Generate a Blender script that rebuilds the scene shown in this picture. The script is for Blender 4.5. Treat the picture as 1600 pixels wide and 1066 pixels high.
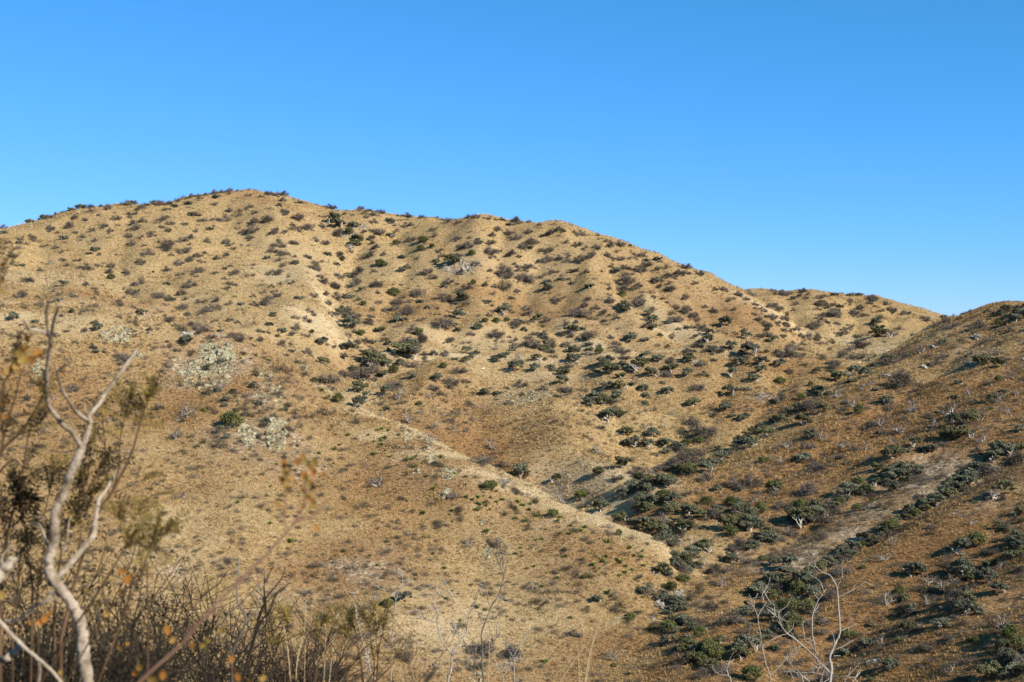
import bpy, math, time
import numpy as np
T0 = time.time()
for o in list(bpy.data.objects):
    bpy.data.objects.remove(o)
SC = bpy.context.scene
COL = SC.collection
R = math.radians

# ------------------------------------------------------------------ camera
cam_data = bpy.data.cameras.new('camera')
cam = bpy.data.objects.new('camera', cam_data)
COL.objects.link(cam)
cam.location = (0, 0, 0)
cam.rotation_euler = (R(90), 0, 0)
cam_data.sensor_width = 36.0
cam_data.lens = 50.0
cam_data.clip_start = 0.05
cam_data.clip_end = 12000
cam_data.dof.use_dof = True
cam_data.dof.focus_distance = 260.0
cam_data.dof.aperture_fstop = 11.0
SC.camera = cam
F = 1600 * 50.0 / 36.0           # focal length in pixels of the photograph
U0, V0 = 800.0, 533.0

# ------------------------------------------------------------------ light
SUN_EL, SUN_AZ = 31.0, 52.0      # azimuth: degrees to the right of straight behind the camera
sd = np.array([math.sin(R(SUN_AZ)) * math.cos(R(SUN_EL)), -math.cos(R(SUN_AZ)) * math.cos(R(SUN_EL)), math.sin(R(SUN_EL))])
world = bpy.data.worlds.new('World')
SC.world = world
world.use_nodes = True
wn = world.node_tree.nodes
wl = world.node_tree.links
bg = wn['Background']
sky = wn.new('ShaderNodeTexSky')
sky.sky_type = 'NISHITA'
sky.sun_disc = False
sky.sun_elevation = R(SUN_EL)
# in the Sky Texture rotation 0 puts the sun on +Y and grows clockwise seen from above
sky.sun_rotation = math.atan2(sd[0], sd[1])
sky.altitude = 2200
sky.air_density = 1.0
sky.dust_density = 0.0
sky.ozone_density = 8.0
# the photograph's own colour response to a deep dry-air blue, the same over the whole sky
sep = wn.new('ShaderNodeSeparateColor'); com = wn.new('ShaderNodeCombineColor')
wl.new(sky.outputs[0], sep.inputs[0])
for ch, (gain, power) in enumerate(((0.54, 1.25), (1.42, 0.74), (1.24, 1.0))):
    pw = wn.new('ShaderNodeMath'); pw.operation = 'POWER'; pw.inputs[1].default_value = power
    ml = wn.new('ShaderNodeMath'); ml.operation = 'MULTIPLY'; ml.inputs[1].default_value = gain
    wl.new(sep.outputs[ch], pw.inputs[0]); wl.new(pw.outputs[0], ml.inputs[0]); wl.new(ml.outputs[0], com.inputs[ch])
wl.new(com.outputs[0], bg.inputs['Color'])
bg.inputs['Strength'].default_value = 0.08
sun_data = bpy.data.lights.new('sun', 'SUN')
sun_data.energy = 5.0
sun_data.angle = R(0.53)
sun_data.color = (1.0, 0.92, 0.78)
sun = bpy.data.objects.new('sun', sun_data)
COL.objects.link(sun)
from mathutils import Vector, Matrix
sun.rotation_euler = Vector(sd).to_track_quat('Z', 'Y').to_euler()
SC.view_settings.view_transform = 'Standard'
SC.view_settings.look = 'None'
SC.view_settings.gamma = 1.0
SC.view_settings.use_curve_mapping = False
SC.view_settings.exposure = 0.84
SC.cycles.max_bounces = 5
SC.cycles.diffuse_bounces = 3
SC.cycles.transparent_max_bounces = 8

# ------------------------------------------------------------------ helpers
def P(u, v, y):
    """world point seen at photo pixel (u, v) at distance y in front of the camera"""
    return np.array([(u - U0) / F * y, y, (V0 - v) / F * y])

def vnoise(x, y, seed, _c={}):
    if seed not in _c:
        _c[seed] = np.random.RandomState(seed).rand(256, 256)
    g = _c[seed]
    xi = np.floor(x).astype(int); yi = np.floor(y).astype(int)
    fx = x - xi; fy = y - yi
    fx = fx * fx * (3 - 2 * fx); fy = fy * fy * (3 - 2 * fy)
    a = g[xi & 255, yi & 255]; b = g[(xi + 1) & 255, yi & 255]
    c = g[xi & 255, (yi + 1) & 255]; d = g[(xi + 1) & 255, (yi + 1) & 255]
    return (a * (1 - fx) + b * fx) * (1 - fy) + (c * (1 - fx) + d * fx) * fy

def fbm(x, y, wave, seed, octs=4):
    s = 0; a = 1.0; t = 0
    for i in range(octs):
        s = s + a * (vnoise(x / wave + 17 * i, y / wave + 5 * i, seed + i) - 0.5)
        t += a; a *= 0.5; wave *= 0.5
    return s / t * 2

def link(o):
    COL.objects.link(o)
    return o

def tag(o, label=None, cat=None, group=None, kind=None):
    if label: o['label'] = label
    if cat: o['category'] = cat
    if group: o['group'] = group
    if kind: o['kind'] = kind
    return o

def mesh_from(name, V, faces, mats=None, fm=None, smooth=False):
    """V (n,3); faces: list of index arrays (m,3) and/or (m,4); fm: list of per-face material index arrays"""
    me = bpy.data.meshes.new(name)
    V = np.asarray(V, dtype=np.float32)
    faces = [np.asarray(f, dtype=np.int32) for f in faces if len(f)]
    me.vertices.add(len(V)); me.vertices.foreach_set('co', V.ravel())
    nl = sum(f.size for f in faces); nf = sum(len(f) for f in faces)
    me.loops.add(nl); me.polygons.add(nf)
    me.loops.foreach_set('vertex_index', np.concatenate([f.ravel() for f in faces]))
    tot = np.concatenate([np.full(len(f), f.shape[1], np.int32) for f in faces])
    st = np.concatenate([[0], np.cumsum(tot)[:-1]]).astype(np.int32)
    me.polygons.foreach_set('loop_start', st)
    me.polygons.foreach_set('loop_total', tot)
    if fm is not None:
        me.polygons.foreach_set('material_index', np.concatenate(fm).astype(np.int32))
    if smooth:
        me.polygons.foreach_set('use_smooth', np.ones(nf, bool))
    for m in (mats or []):
        me.materials.append(m)
    me.update(calc_edges=True)
    me.validate()
    return me

class MB:
    """collects tubes, quads and blobs with a material index each, then makes ONE mesh"""
    def __init__(s):
        s.V = []; s.n = 0; s.F3 = []; s.F4 = []; s.M3 = []; s.M4 = []
    def add(s, V, F3=None, F4=None, m=0):
        V = np.asarray(V, float)
        if F3 is not None and len(F3):
            s.F3.append(np.asarray(F3) + s.n); s.M3.append(np.full(len(F3), m))
        if F4 is not None and len(F4):
            s.F4.append(np.asarray(F4) + s.n); s.M4.append(np.full(len(F4), m))
        s.V.append(V); s.n += len(V)
    def tube(s, pts, rad, sides=5, m=0, cap=True):
        pts = np.asarray(pts, float); n = len(pts)
        rad = np.broadcast_to(np.asarray(rad, float), (n,))
        d = np.gradient(pts, axis=0)
        d /= np.linalg.norm(d, axis=1)[:, None] + 1e-9
        ref = np.array([0.31, 0.95, 0.07]) if abs(d[:, 2]).mean() > 0.5 else np.array([0.05, 0.1, 1.0])
        a = np.cross(d, ref); a /= np.linalg.norm(a, axis=1)[:, None] + 1e-9
        b = np.cross(d, a)
        t = np.arange(sides) * 2 * math.pi / sides
        ring = a[:, None, :] * np.cos(t)[None, :, None] + b[:, None, :] * np.sin(t)[None, :, None]
        V = (pts[:, None, :] + ring * rad[:, None, None]).reshape(-1, 3)
        i = np.arange(n - 1)[:, None] * sides; j = np.arange(sides)[None, :]; k = (j + 1) % sides
        F4 = np.stack([i + j, i + k, i + sides + k, i + sides + j], -1).reshape(-1, 4)
        F3 = []
        if cap:
            V = np.vstack([V, pts[-1] + d[-1] * rad[-1] * .6])
            e = (n - 1) * sides
            F3 = [(e + q, e + (q + 1) % sides, n * sides) for q in range(sides)]
        s.add(V, F3, F4, m)
    def quads(s, C, A, B, m=0):
        """quads centred on C with half-axes A and B"""
        V = np.stack([C - A - B, C + A - B, C + A + B, C - A + B], 1).reshape(-1, 3)
        s.add(V, None, np.arange(len(C) * 4).reshape(-1, 4), m)
    def leaves(s, C, A, B, m=0):
        """pointed leaves: kite from -A to +A, width B"""
        V = np.stack([C - A, C + B - A * .1, C + A, C - B - A * .1], 1).reshape(-1, 3)
        s.add(V, None, np.arange(len(C) * 4).reshape(-1, 4), m)
    def mesh(s, name, mats, smooth=False):
        fs = []; ms = []
        if s.F4: fs.append(np.concatenate(s.F4)); ms.append(np.concatenate(s.M4))
        if s.F3: fs.append(np.concatenate(s.F3)); ms.append(np.concatenate(s.M3))
        return mesh_from(name, np.concatenate(s.V), fs, mats, ms, smooth)
    def build(s, name, mats, parent=None, smooth=False):
        o = bpy.data.objects.new(name, s.mesh(name, mats, smooth))
        link(o)
        if parent: o.parent = parent
        return o

def empty(name, loc):
    o = bpy.data.objects.new(name, None)
    o.location = [float(c) for c in loc]
    o.empty_display_size = 0.3
    return link(o)

# ------------------------------------------------------------------ materials
def new_mat(name, rough=0.9, spec=0.15):
    m = bpy.data.materials.new(name); m.use_nodes = True
    n = m.node_tree.nodes; b = n['Principled BSDF']
    b.inputs['Roughness'].default_value = rough
    b.inputs['Specular IOR Level'].default_value = spec
    return m, n, m.node_tree.links, b

def ramp(n, l, src, stops):
    r = n.new('ShaderNodeValToRGB')
    cr = r.color_ramp
    while len(cr.elements) < len(stops): cr.elements.new(0.5)
    for e, (p, c) in zip(cr.elements, stops):
        e.position = p; e.color = (*c, 1)
    l.new(src, r.inputs[0])
    return r.outputs[0]

def noise(n, l, scale, detail=4, rough=0.55, coord=None):
    t = n.new('ShaderNodeTexNoise')
    t.inputs['Scale'].default_value = scale; t.inputs['Detail'].default_value = detail
    t.inputs['Roughness'].default_value = rough
    if coord is not None: l.new(coord, t.inputs['Vector'])
    return t.outputs['Fac']

def mix(n, l, fac, a, b, mode='MIX'):
    m = n.new('ShaderNodeMix'); m.data_type = 'RGBA'; m.blend_type = mode
    for s, x in ((m.inputs[0], fac), (m.inputs[6], a), (m.inputs[7], b)):
        if isinstance(x, (int, float)): s.default_value = x
        elif isinstance(x, tuple): s.default_value = (*x, 1)
        else: l.new(x, s)
    return m.outputs[2]

def plain_mat(name, cols, scale=3.0, rnd=0.35, rough=0.9, bump=0.0, transl=0.0, spec=0.15, per_obj=True):
    """a colour that wanders between cols with noise, and shifts a little from one object to the next"""
    m, n, l, b = new_mat(name, rough, spec)
    tc = n.new('ShaderNodeTexCoord')
    f = noise(n, l, scale, 4, .6, tc.outputs['Object'])
    k = len(cols)
    c = ramp(n, l, f, [(0.3 + 0.4 * i / max(1, k - 1), col) for i, col in enumerate(cols)])
    if per_obj:
        oi = n.new('ShaderNodeObjectInfo')
        r = n.new('ShaderNodeMapRange'); l.new(oi.outputs['Random'], r.inputs[0])
        r.inputs[3].default_value = 1 - rnd; r.inputs[4].default_value = 1 + rnd
        h = n.new('ShaderNodeHueSaturation'); l.new(c, h.inputs['Color']); l.new(r.outputs[0], h.inputs['Value'])
        c = h.outputs[0]
    l.new(c, b.inputs['Base Color'])
    if bump:
        bp = n.new('ShaderNodeBump'); bp.inputs['Strength'].default_value = bump
        bp.inputs['Distance'].default_value = 0.05
        l.new(noise(n, l, scale * 6, 5, .65, tc.outputs['Object']), bp.inputs['Height'])
        l.new(bp.outputs[0], b.inputs['Normal'])
    if transl:
        tr = n.new('ShaderNodeBsdfTranslucent'); l.new(c, tr.inputs[0])
        mx = n.new('ShaderNodeMixShader'); mx.inputs[0].default_value = transl
        l.new(b.outputs[0], mx.inputs[1]); l.new(tr.outputs[0], mx.inputs[2])
        l.new(mx.outputs[0], n['Material Output'].inputs[0])
    return m

M = {}
M['oak_leaf'] = plain_mat('oak_foliage', [(.074, .079, .047), (.132, .136, .088), (.198, .197, .132)], .9, .3, .75, transl=.12, spec=.25)
M['oak_leaf_b'] = plain_mat('oak_foliage_olive', [(.060, .062, .030), (.115, .112, .052), (.175, .160, .080)], .9, .3, .75, transl=.12, spec=.25)
M['jun_leaf'] = plain_mat('juniper_foliage', [(.050, .060, .020), (.100, .108, .036), (.150, .150, .058)], 1.4, .25, .8, transl=.1)
M['twig'] = plain_mat('grey_twigs', [(.070, .056, .044), (.125, .102, .082), (.18, .152, .125)], 1.5, .3)
M['twig_dark'] = plain_mat('dark_twigs', [(.050, .042, .028), (.095, .078, .050), (.15, .12, .08)], 1.2, .3)
M['bark_pale'] = plain_mat('pale_bark', [(.24, .22, .19), (.46, .425, .38), (.60, .56, .50)], 1.2, .15, .85)
M['bark_grey'] = plain_mat('grey_bark', [(.10, .09, .08), (.24, .22, .20), (.36, .33, .30)], 1.2, .2, .9)
M['agave'] = plain_mat('agave_blades', [(.08, .12, .02), (.18, .23, .05), (.34, .35, .12)], 2, .25, .6, transl=.1)
M['lichen_rock'] = plain_mat('lichen_rock', [(.12, .10, .07), (.27, .24, .145), (.36, .325, .19), (.19, .165, .115)], .55, .12, .95, bump=.6)
M['grey_rock'] = plain_mat('grey_rock', [(.16, .145, .125), (.30, .275, .24), (.42, .39, .34)], .6, .18, .95, bump=.6)

def rock_material(name, cols):
    """weathered rock, mottled in real metres whatever the size of the stone"""
    m, n, l, b = new_mat(name, .95, .05)
    pos = n.new('ShaderNodeNewGeometry').outputs['Position']
    f = noise(n, l, .5, 8, .72, pos)
    c = ramp(n, l, f, [(.34 + .32 * i / (len(cols) - 1), q) for i, q in enumerate(cols)])
    v = n.new('ShaderNodeTexVoronoi'); v.feature = 'DISTANCE_TO_EDGE'; v.inputs['Scale'].default_value = .7; l.new(pos, v.inputs['Vector'])
    crack = ramp(n, l, v.outputs['Distance'], [(0, (.5, .46, .4)), (.07, (1, 1, 1))])
    c = mix(n, l, 1.0, c, crack, 'MULTIPLY')
    l.new(c, b.inputs['Base Color'])
    bp = n.new('ShaderNodeBump'); bp.inputs['Strength'].default_value = 1.0; bp.inputs['Distance'].default_value = .5
    l.new(noise(n, l, 2.0, 7, .75, pos), bp.inputs['Height']); l.new(bp.outputs[0], b.inputs['Normal'])
    return m
M['lichen_rock'] = rock_material('lichen_rock', [(.07, .058, .040), (.19, .165, .115), (.33, .30, .195), (.42, .385, .25), (.26, .23, .17), (.13, .11, .08)])
M['grey_rock'] = rock_material('grey_rock', [(.07, .06, .05), (.18, .16, .13), (.32, .29, .25), (.41, .38, .33), (.23, .20, .165)])

# ------------------------------------------------------------------ terrain
def surface(ctrl, c=10.0, smooth=0.4):
    """smooth height field through world points given as (pixel u, pixel v, distance)"""
    p = np.array([P(*q) if len(q) == 3 else np.array(q[1:], float) for q in ctrl])
    xy = p[:, :2]; z = p[:, 2]; n = len(p)
    D = np.sqrt(((xy[:, None] - xy[None]) ** 2).sum(-1) + c * c)
    A = np.zeros((n + 3, n + 3)); A[:n, :n] = D - np.eye(n) * smooth
    A[:n, n] = 1; A[:n, n + 1:] = xy; A[n, :n] = 1; A[n + 1:, :n] = xy.T
    w = np.linalg.solve(A, np.concatenate([z, [0, 0, 0]]))
    def f(x, y):
        out = w[n] + w[n + 1] * x + w[n + 2] * y
        for i in range(n):
            out = out + w[i] * np.sqrt((x - xy[i, 0]) ** 2 + (y - xy[i, 1]) ** 2 + c * c)
        return out
    return f

W = 'w'
main_hill = surface([
    (-350, 440, 560), (-150, 385, 600), (0, 354, 630), (60, 340, 640), (120, 320, 648), (180, 314, 650), (250, 315, 655), (300, 307, 662), (370, 297, 672),
    (430, 303, 672), (480, 314, 672), (560, 328, 668), (640, 340, 660), (700, 341, 650), (740, 338, 640), (800, 346, 632), (870, 356, 622),
    (930, 371, 612), (1000, 395, 602), (1060, 415, 594), (1110, 440, 586), (1150, 461, 580), (1200, 484, 574), (1262, 519, 566), (1330, 528, 562), (1450, 527, 560), (1650, 540, 560),
    # the back of the ridge falls away
    (W, -330, 760, -10), (W, -200, 800, 10), (W, -60, 830, 20), (W, 60, 790, -10), (W, 130, 720, -25), (W, 200, 670, -35), (W, 330, 680, -40),
    (W, -330, 900, -60), (W, -100, 950, -50), (W, 150, 900, -90),
    # front face
    (-200, 500, 440), (0, 420, 535), (0, 484, 440), (150, 400, 560), (300, 400, 575), (450, 400, 590), (580, 400, 610), (700, 400, 605), (850, 420, 595), (1000, 450, 575),
    (150, 470, 465), (300, 480, 470), (430, 480, 480), (520, 470, 515), (640, 470, 545), (760, 472, 560), (900, 482, 555), (1020, 500, 548), (1150, 510, 548),
    (300, 540, 420), (430, 560, 425), (560, 560, 440), (660, 540, 500), (800, 536, 515), (950, 531, 520), (1080, 536, 522), (1200, 543, 520), (1300, 560, 505), (1420, 560, 490),
    (W, -22, 476, -12), (W, 10, 480, -11), (W, 40, 482, -12), (W, 100, 484, -14), (W, 140, 480, -16), (W, 70, 484, -13),
    (W, -140, 380, -22), (W, -70, 375, -28), (W, 0, 380, -32), (W, 80, 390, -34), (W, 150, 410, -30), (W, -250, 330, -25),
    (W, 0, 250, -55), (W, -200, 230, -60), (W, 200, 300, -60)])
spur_mid = surface([
    (430, 640, 398), (520, 602, 410), (600, 578, 430), (700, 555, 446), (780, 557, 448), (860, 563, 447), (950, 549, 452), (1040, 547, 456), (1130, 549, 458), (1240, 557, 452), (1355, 573, 442), (1450, 600, 430),
    (W, -95, 460, -40), (W, -30, 500, -30), (W, 40, 505, -30), (W, 110, 510, -30), (W, 180, 500, -34),
    (W, -120, 560, -80), (W, 100, 600, -90), (W, 0, 600, -80),
    (500, 612, 402), (560, 636, 396), (600, 655, 392), (640, 640, 398), (640, 676, 384), (700, 706, 376), (740, 724, 370), (800, 750, 360), (860, 778, 350), (930, 806, 334), (760, 620, 410), (820, 680, 382), (860, 620, 408), (900, 760, 350), (960, 700, 368), (960, 790, 328), (985, 782, 326),
    (W, -55, 350, -44), (W, -28, 340, -46), (W, -5, 322, -43), (W, 12, 300, -41), (1000, 640, 392), (1060, 700, 356),
    (1100, 620, 408), (1200, 620, 408), (1290, 610, 415), (1150, 680, 372), (1000, 740, 338),
    (W, -70, 300, -52), (W, 20, 280, -50), (W, 70, 330, -40), (W, 110, 370, -35), (W, -20, 230, -70), (W, 120, 260, -60), (W, -160, 330, -60), (W, 170, 400, -40)])
spur_left = surface([
    (-400, 500, 380), (-150, 492, 372), (0, 489, 366), (60, 491, 362), (150, 497, 358), (220, 505, 354), (290, 516, 350), (380, 541, 344), (450, 580, 336), (520, 621, 326), (600, 666, 314), (660, 691, 304),
    (740, 731, 292), (800, 756, 284), (850, 780, 277), (940, 816, 267), (1005, 842, 261), (1060, 864, 257),
    (W, -170, 395, -6), (W, -120, 388, -14), (W, -70, 378, -34), (W, -25, 355, -48), (W, 12, 320, -62), (W, 35, 295, -66), (W, 50, 275, -62),
    (W, -60, 460, -90), (W, 60, 400, -120), (W, -200, 440, -40),
    (-150, 600, 300), (0, 600, 302), (200, 600, 308), (340, 580, 325), (400, 650, 300), (250, 700, 275), (0, 700, 270), (-150, 800, 240), (400, 800, 256), (100, 850, 236), (-200, 1066, 190), (0, 1066, 198), (400, 1066, 206), (550, 720, 285),
    (550, 900, 240), (700, 850, 252), (700, 960, 229), (850, 860, 252), (800, 1066, 210), (900, 930, 238), (1000, 950, 236), (1010, 1066, 211), (1045, 960, 236), (1100, 1066, 209),
    (W, 45, 228, -60), (W, 50, 190, -68), (W, 0, 170, -62), (W, -100, 150, -62), (W, 80, 180, -80)])
slope_right = surface([
    (W, 28, 200, -48.2), (W, 27, 225, -46), (W, 26, 243, -43.5), (W, 30, 258, -40), (W, 28, 280, -38), (W, 28, 305, -35.5), (W, 38, 330, -29.5),
    (1100, 738, 334), (1160, 695, 350), (1200, 668, 362), (1270, 625, 384), (1330, 592, 402), (1400, 548, 425), (1460, 505, 452), (1540, 492, 468), (1600, 488, 474), (1720, 484, 480), (1900, 478, 480),
    (W, 42, 358, -34), (W, 60, 385, -28), (W, 85, 412, -20), (W, 112, 450, -10), (W, 135, 520, -20), (W, 190, 530, -12), (W, 240, 540, -6), (W, 100, 520, -60), (W, 120, 600, -60), (W, 250, 640, -40),
    (1600, 600, 345), (1600, 700, 285), (1600, 800, 243), (1600, 900, 213), (1600, 1000, 190), (1600, 1066, 176), (1800, 700, 260), (1800, 900, 195), (1800, 1066, 162),
    (1500, 560, 388), (1450, 650, 330), (1400, 750, 283), (1400, 850, 247), (1350, 950, 220), (1350, 1066, 193), (1480, 1000, 196), (1280, 700, 322), (1250, 800, 281), (1200, 900, 245), (1180, 1000, 217), (1230, 1066, 201),
    (W, 20, 180, -52), (W, 60, 140, -50), (W, 100, 130, -38)])
far_hill = surface([
    (1000, 500, 800), (1090, 480, 800), (1150, 464, 800), (1200, 457, 800), (1260, 462, 800), (1320, 463, 798), (1370, 473, 790), (1420, 489, 785), (1460, 499, 780), (1520, 520, 780), (1700, 560, 780),
    (1200, 520, 690), (1300, 510, 690), (1400, 515, 690), (1500, 530, 690), (1300, 545, 610), (1450, 550, 610), (1100, 520, 690),
    (W, 100, 880, -20), (W, 200, 880, -30), (W, 300, 880, -40), (W, 150, 950, -60), (W, 250, 550, -40), (W, 150, 550, -40)], c=10)

def near_slope(x, y):
    return -1.62 - 0.43 * y - 0.0009 * np.maximum(0, y - 20) ** 2 * 0 - 0.02 * x + 0.25 * fbm(x, y, 6.0, 90) * np.clip(y / 8, 0.2, 1)

def smax(a, b, k):
    h = np.clip(0.5 + 0.5 * (a - b) / k, 0, 1)
    return b + (a - b) * h + k * h * (1 - h)

# gullies and low ribs worked into the hills: pixel polyline on the hill, depth (+ cuts, - raises), half width
CUTS = [
    ([(560, 368), (548, 400), (535, 440), (528, 480), (540, 520), (560, 550)], 7.5, 13),
    ([(700, 350), (690, 400), (655, 450), (610, 490), (560, 530)], 3.5, 16),
    ([(300, 320), (330, 380), (400, 440), (440, 500), (450, 560)], 3.0, 18),
    ([(120, 340), (160, 400), (230, 470), (260, 500)], 3.0, 18),
    ([(840, 400), (820, 440), (850, 490), (905, 530), (940, 545)], 5.0, 12),
    ([(960, 410), (980, 450), (1030, 500), (1085, 530), (1105, 545)], 6.0, 10),
    ([(1110, 455), (1150, 490), (1190, 520), (1215, 545)], 4.0, 12),
    ([(480, 430), (510, 480), (525, 510)], -3.5, 10),
    ([(430, 330), (455, 400), (480, 430)], -2.5, 14),
    ([(740, 345), (750, 400), (740, 460), (760, 510)], -4.0, 16),
    ([(880, 360), (905, 420), (960, 470), (1010, 500)], -3.0, 14),
    ([(1205, 470), (1225, 500), (1262, 520)], -3.0, 10),
    ([(780, 560), (860, 600), (900, 620), (940, 640), (990, 700)], 2.2, 10),
    ([(1060, 560), (1060, 620), (1055, 680)], 3.5, 11),
    ([(850, 610), (880, 670), (930, 740), (975, 790)], -3.0, 14),
    ([(1590, 700), (1500, 745), (1420, 795), (1330, 850), (1250, 890), (1180, 930)], 3.4, 8),
    ([(1470, 700), (1400, 745), (1290, 795), (1210, 840), (1120, 870)], 2.6, 7),
    ([(1600, 640), (1500, 690), (1440, 720)], -1.0, 9),
    ([(1600, 760), (1500, 800), (1420, 850), (1300, 900)], -2.0, 9),
    ([(340, 560), (400, 620), (440, 680), (430, 730)], -2.5, 14),
    ([(640, 700), (700, 760), (800, 830), (930, 900)], -1.3, 9),
    ([(60, 350), (70, 400), (60, 470)], 3, 10), ([(200, 330), (190, 390), (215, 440)], 3, 9), ([(250, 400), (300, 460), (330, 520)], 3, 9), ([(350, 320), (390, 370), (440, 410)], 3, 8),
    ([(500, 330), (520, 370), (545, 400)], 3, 8), ([(620, 350), (640, 400), (610, 450), (580, 500)], 4, 8), ([(790, 355), (780, 420), (800, 470)], 4, 8), ([(910, 375), (900, 420), (880, 460)], 3, 8),
    ([(1010, 405), (1040, 450), (1090, 490)], 4, 8), ([(1060, 425), (1100, 470), (1140, 510)], 3, 7), ([(700, 440), (720, 490), (700, 530)], 3.5, 8), ([(930, 480), (980, 520), (1010, 540)], 3, 7),
    ([(760, 565), (740, 620), (760, 690)], 2, 8), ([(900, 570), (960, 620), (1000, 690), (1020, 740)], 3.5, 7), ([(980, 560), (1020, 620), (1035, 680)], 2.5, 7), ([(1140, 560), (1120, 620), (1080, 680)], 3.5, 7), ([(1240, 570), (1200, 620), (1130, 680)], 3, 7),
    ([(1230, 465), (1240, 490), (1250, 520)], 4, 9), ([(1330, 465), (1340, 490), (1320, 520)], 4, 9), ([(1400, 485), (1380, 510)], 3, 8), ([(1300, 530), (1330, 560)], 3, 8),
    ([(1560, 500), (1480, 560), (1380, 630), (1280, 700), (1180, 760)], 2.2, 7), ([(1600, 560), (1500, 610), (1400, 680), (1300, 740)], 1.8, 6), ([(1600, 850), (1500, 890), (1400, 950), (1300, 1010)], 1.8, 6), ([(1590, 940), (1500, 980), (1430, 1040)], 1.5, 6),
    ([(500, 640), (560, 720), (640, 800), (760, 880)], 1.8, 9), ([(250, 640), (280, 740), (300, 850)], 1.8, 10), ([(420, 720), (480, 820), (500, 940)], 1.5, 9), ([(650, 760), (740, 860), (860, 960)], 1.4, 7), ([(780, 800), (880, 880), (960, 960)], 1.4, 6), ([(110, 620), (100, 760)], 1.8, 10),
    ([(1290, 480), (1310, 505), (1290, 540)], 3.0, 12),
]

def base_height(x, y):
    a = main_hill(x, y); b = spur_mid(x, y); c = spur_left(x, y); d = slope_right(x, y); e = far_hill(x, y)
    # each hill only exists on its own side of the valleys
    a = a - 0.7 * np.maximum(0, 385 - y) - 0.5 * np.maximum(0, 385 - y) * (x > -60)
    b = b - 0.8 * np.maximum(0, 300 - y) - 0.6 * np.maximum(0, -105 - x)
    c = c - 0.4 * np.maximum(0, x - 27) * (y < 400)
    d = d - 0.22 * np.maximum(0, 25 + 8 * np.clip((y - 260) / 60, 0, 1) - x) * np.clip((y - 150) / 60, 0, 1)
    e = e - 0.6 * np.maximum(0, 600 - y)
    h = smax(a, b, 2.0)
    h = smax(h, e, 2.0)
    h = smax(h, c, 1.5)
    h = smax(h, d, 1.5)
    h = smax(h, near_slope(x, y), 1.0)
    return np.maximum(h, -72)

GX0, GX1, GY0, GY1, GS = -330.0, 400.0, 132.0, 905.0, 1.6
gx = np.arange(GX0, GX1 + .1, GS); gy = np.arange(GY0, GY1 + .1, GS)
GXX, GYY = np.meshgrid(gx, gy, indexing='ij')
GZ = base_height(GXX, GYY)

def gridz(x, y, Z=None):
    Z = GZ if Z is None else Z
    fx = np.clip((x - GX0) / GS, 0, Z.shape[0] - 1.001); fy = np.clip((y - GY0) / GS, 0, Z.shape[1] - 1.001)
    i = fx.astype(int); j = fy.astype(int); a = fx - i; b = fy - j
    return (Z[i, j] * (1 - a) + Z[i + 1, j] * a) * (1 - b) + (Z[i, j + 1] * (1 - a) + Z[i + 1, j + 1] * a) * b

def cast(U, V):
    """ground points seen at photo pixels; pixels above the skyline slide down to it"""
    U = np.atleast_1d(np.asarray(U, float)); V = np.atleast_1d(np.asarray(V, float)).copy()
    ys = np.arange(150, 880, 0.8)
    out = np.full((len(U), 3), np.nan)
    for k in range(60):
        todo = np.where(np.isnan(out[:, 0]))[0]
        if not len(todo): break
        X = (U[todo, None] - U0) / F * ys[None]
        Zr = (V0 - V[todo, None]) / F * ys[None]
        hit = gridz(X, np.broadcast_to(ys, X.shape)) > Zr
        hit[:, 0] = False
        ok = hit.any(1); j = hit.argmax(1)
        for q, t in enumerate(todo):
            if ok[q]:
                yy = ys[j[q]]; xx = (U[t] - U0) / F * yy
                out[t] = (xx, yy, gridz(np.array([xx]), np.array([yy]))[0])
            else:
                V[t] += 1.5
    return out

def polydist(pts, X, Y):
    d = np.full(X.shape, 1e9)
    for (x0, y0), (x1, y1) in zip(pts[:-1], pts[1:]):
        vx, vy = x1 - x0, y1 - y0
        t = np.clip(((X - x0) * vx + (Y - y0) * vy) / (vx * vx + vy * vy + 1e-9), 0, 1)
        d = np.minimum(d, np.hypot(X - x0 - t * vx, Y - y0 - t * vy))
    return d

carve = np.zeros_like(GZ)
for px, depth, hw in CUTS:
    w = cast([p[0] for p in px], [p[1] for p in px])[:, :2]
    d = polydist([tuple(q) for q in w], GXX, GYY)
    carve -= depth * np.exp(-(d / hw) ** 1.15)
for pts, h_, hw in (([(290, 516, 350), (380, 541, 344), (450, 580, 336), (520, 621, 326), (600, 666, 314), (660, 691, 304), (740, 731, 292), (800, 756, 284), (850, 780, 277), (940, 816, 267), (1005, 842, 261), (1055, 862, 257)], 0.7, 5.0),
                    ([(520, 602, 410), (600, 578, 430), (700, 555, 446), (780, 557, 448), (860, 563, 447), (950, 549, 452), (1040, 547, 456), (1130, 549, 458), (1240, 557, 452), (1350, 573, 442)], 0.6, 6.0),
                    ([(1200, 668, 362), (1270, 625, 384), (1330, 592, 402), (1400, 548, 425), (1460, 505, 452)], 0.4, 6.0)):
    carve += h_ * np.exp(-(polydist([tuple(P(*q)[:2]) for q in pts], GXX, GYY) / hw) ** 1.3)
GZ = GZ + carve
GZ += 2.2 * fbm(GXX, GYY, 70, 3, 2) * np.clip((GYY - 300) / 200, 0.25, 1)
ridged = 1 - np.abs(fbm(GXX + 6 * fbm(GXX, GYY, 30, 51, 2), GYY, 46, 43, 4)) * 2.2
GZ += 2.4 * (ridged - .6) * np.clip((GYY - 230) / 200, 0.30, 1)
GZ += 1.3 * fbm(GXX, GYY, 22, 13, 3) + 0.45 * fbm(GXX, GYY, 7, 23, 2)
# contour-hugging cattle terraces on the steep grass
nrm_x, nrm_y = np.gradient(GZ, GS)
slope = np.hypot(nrm_x, nrm_y)

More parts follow.
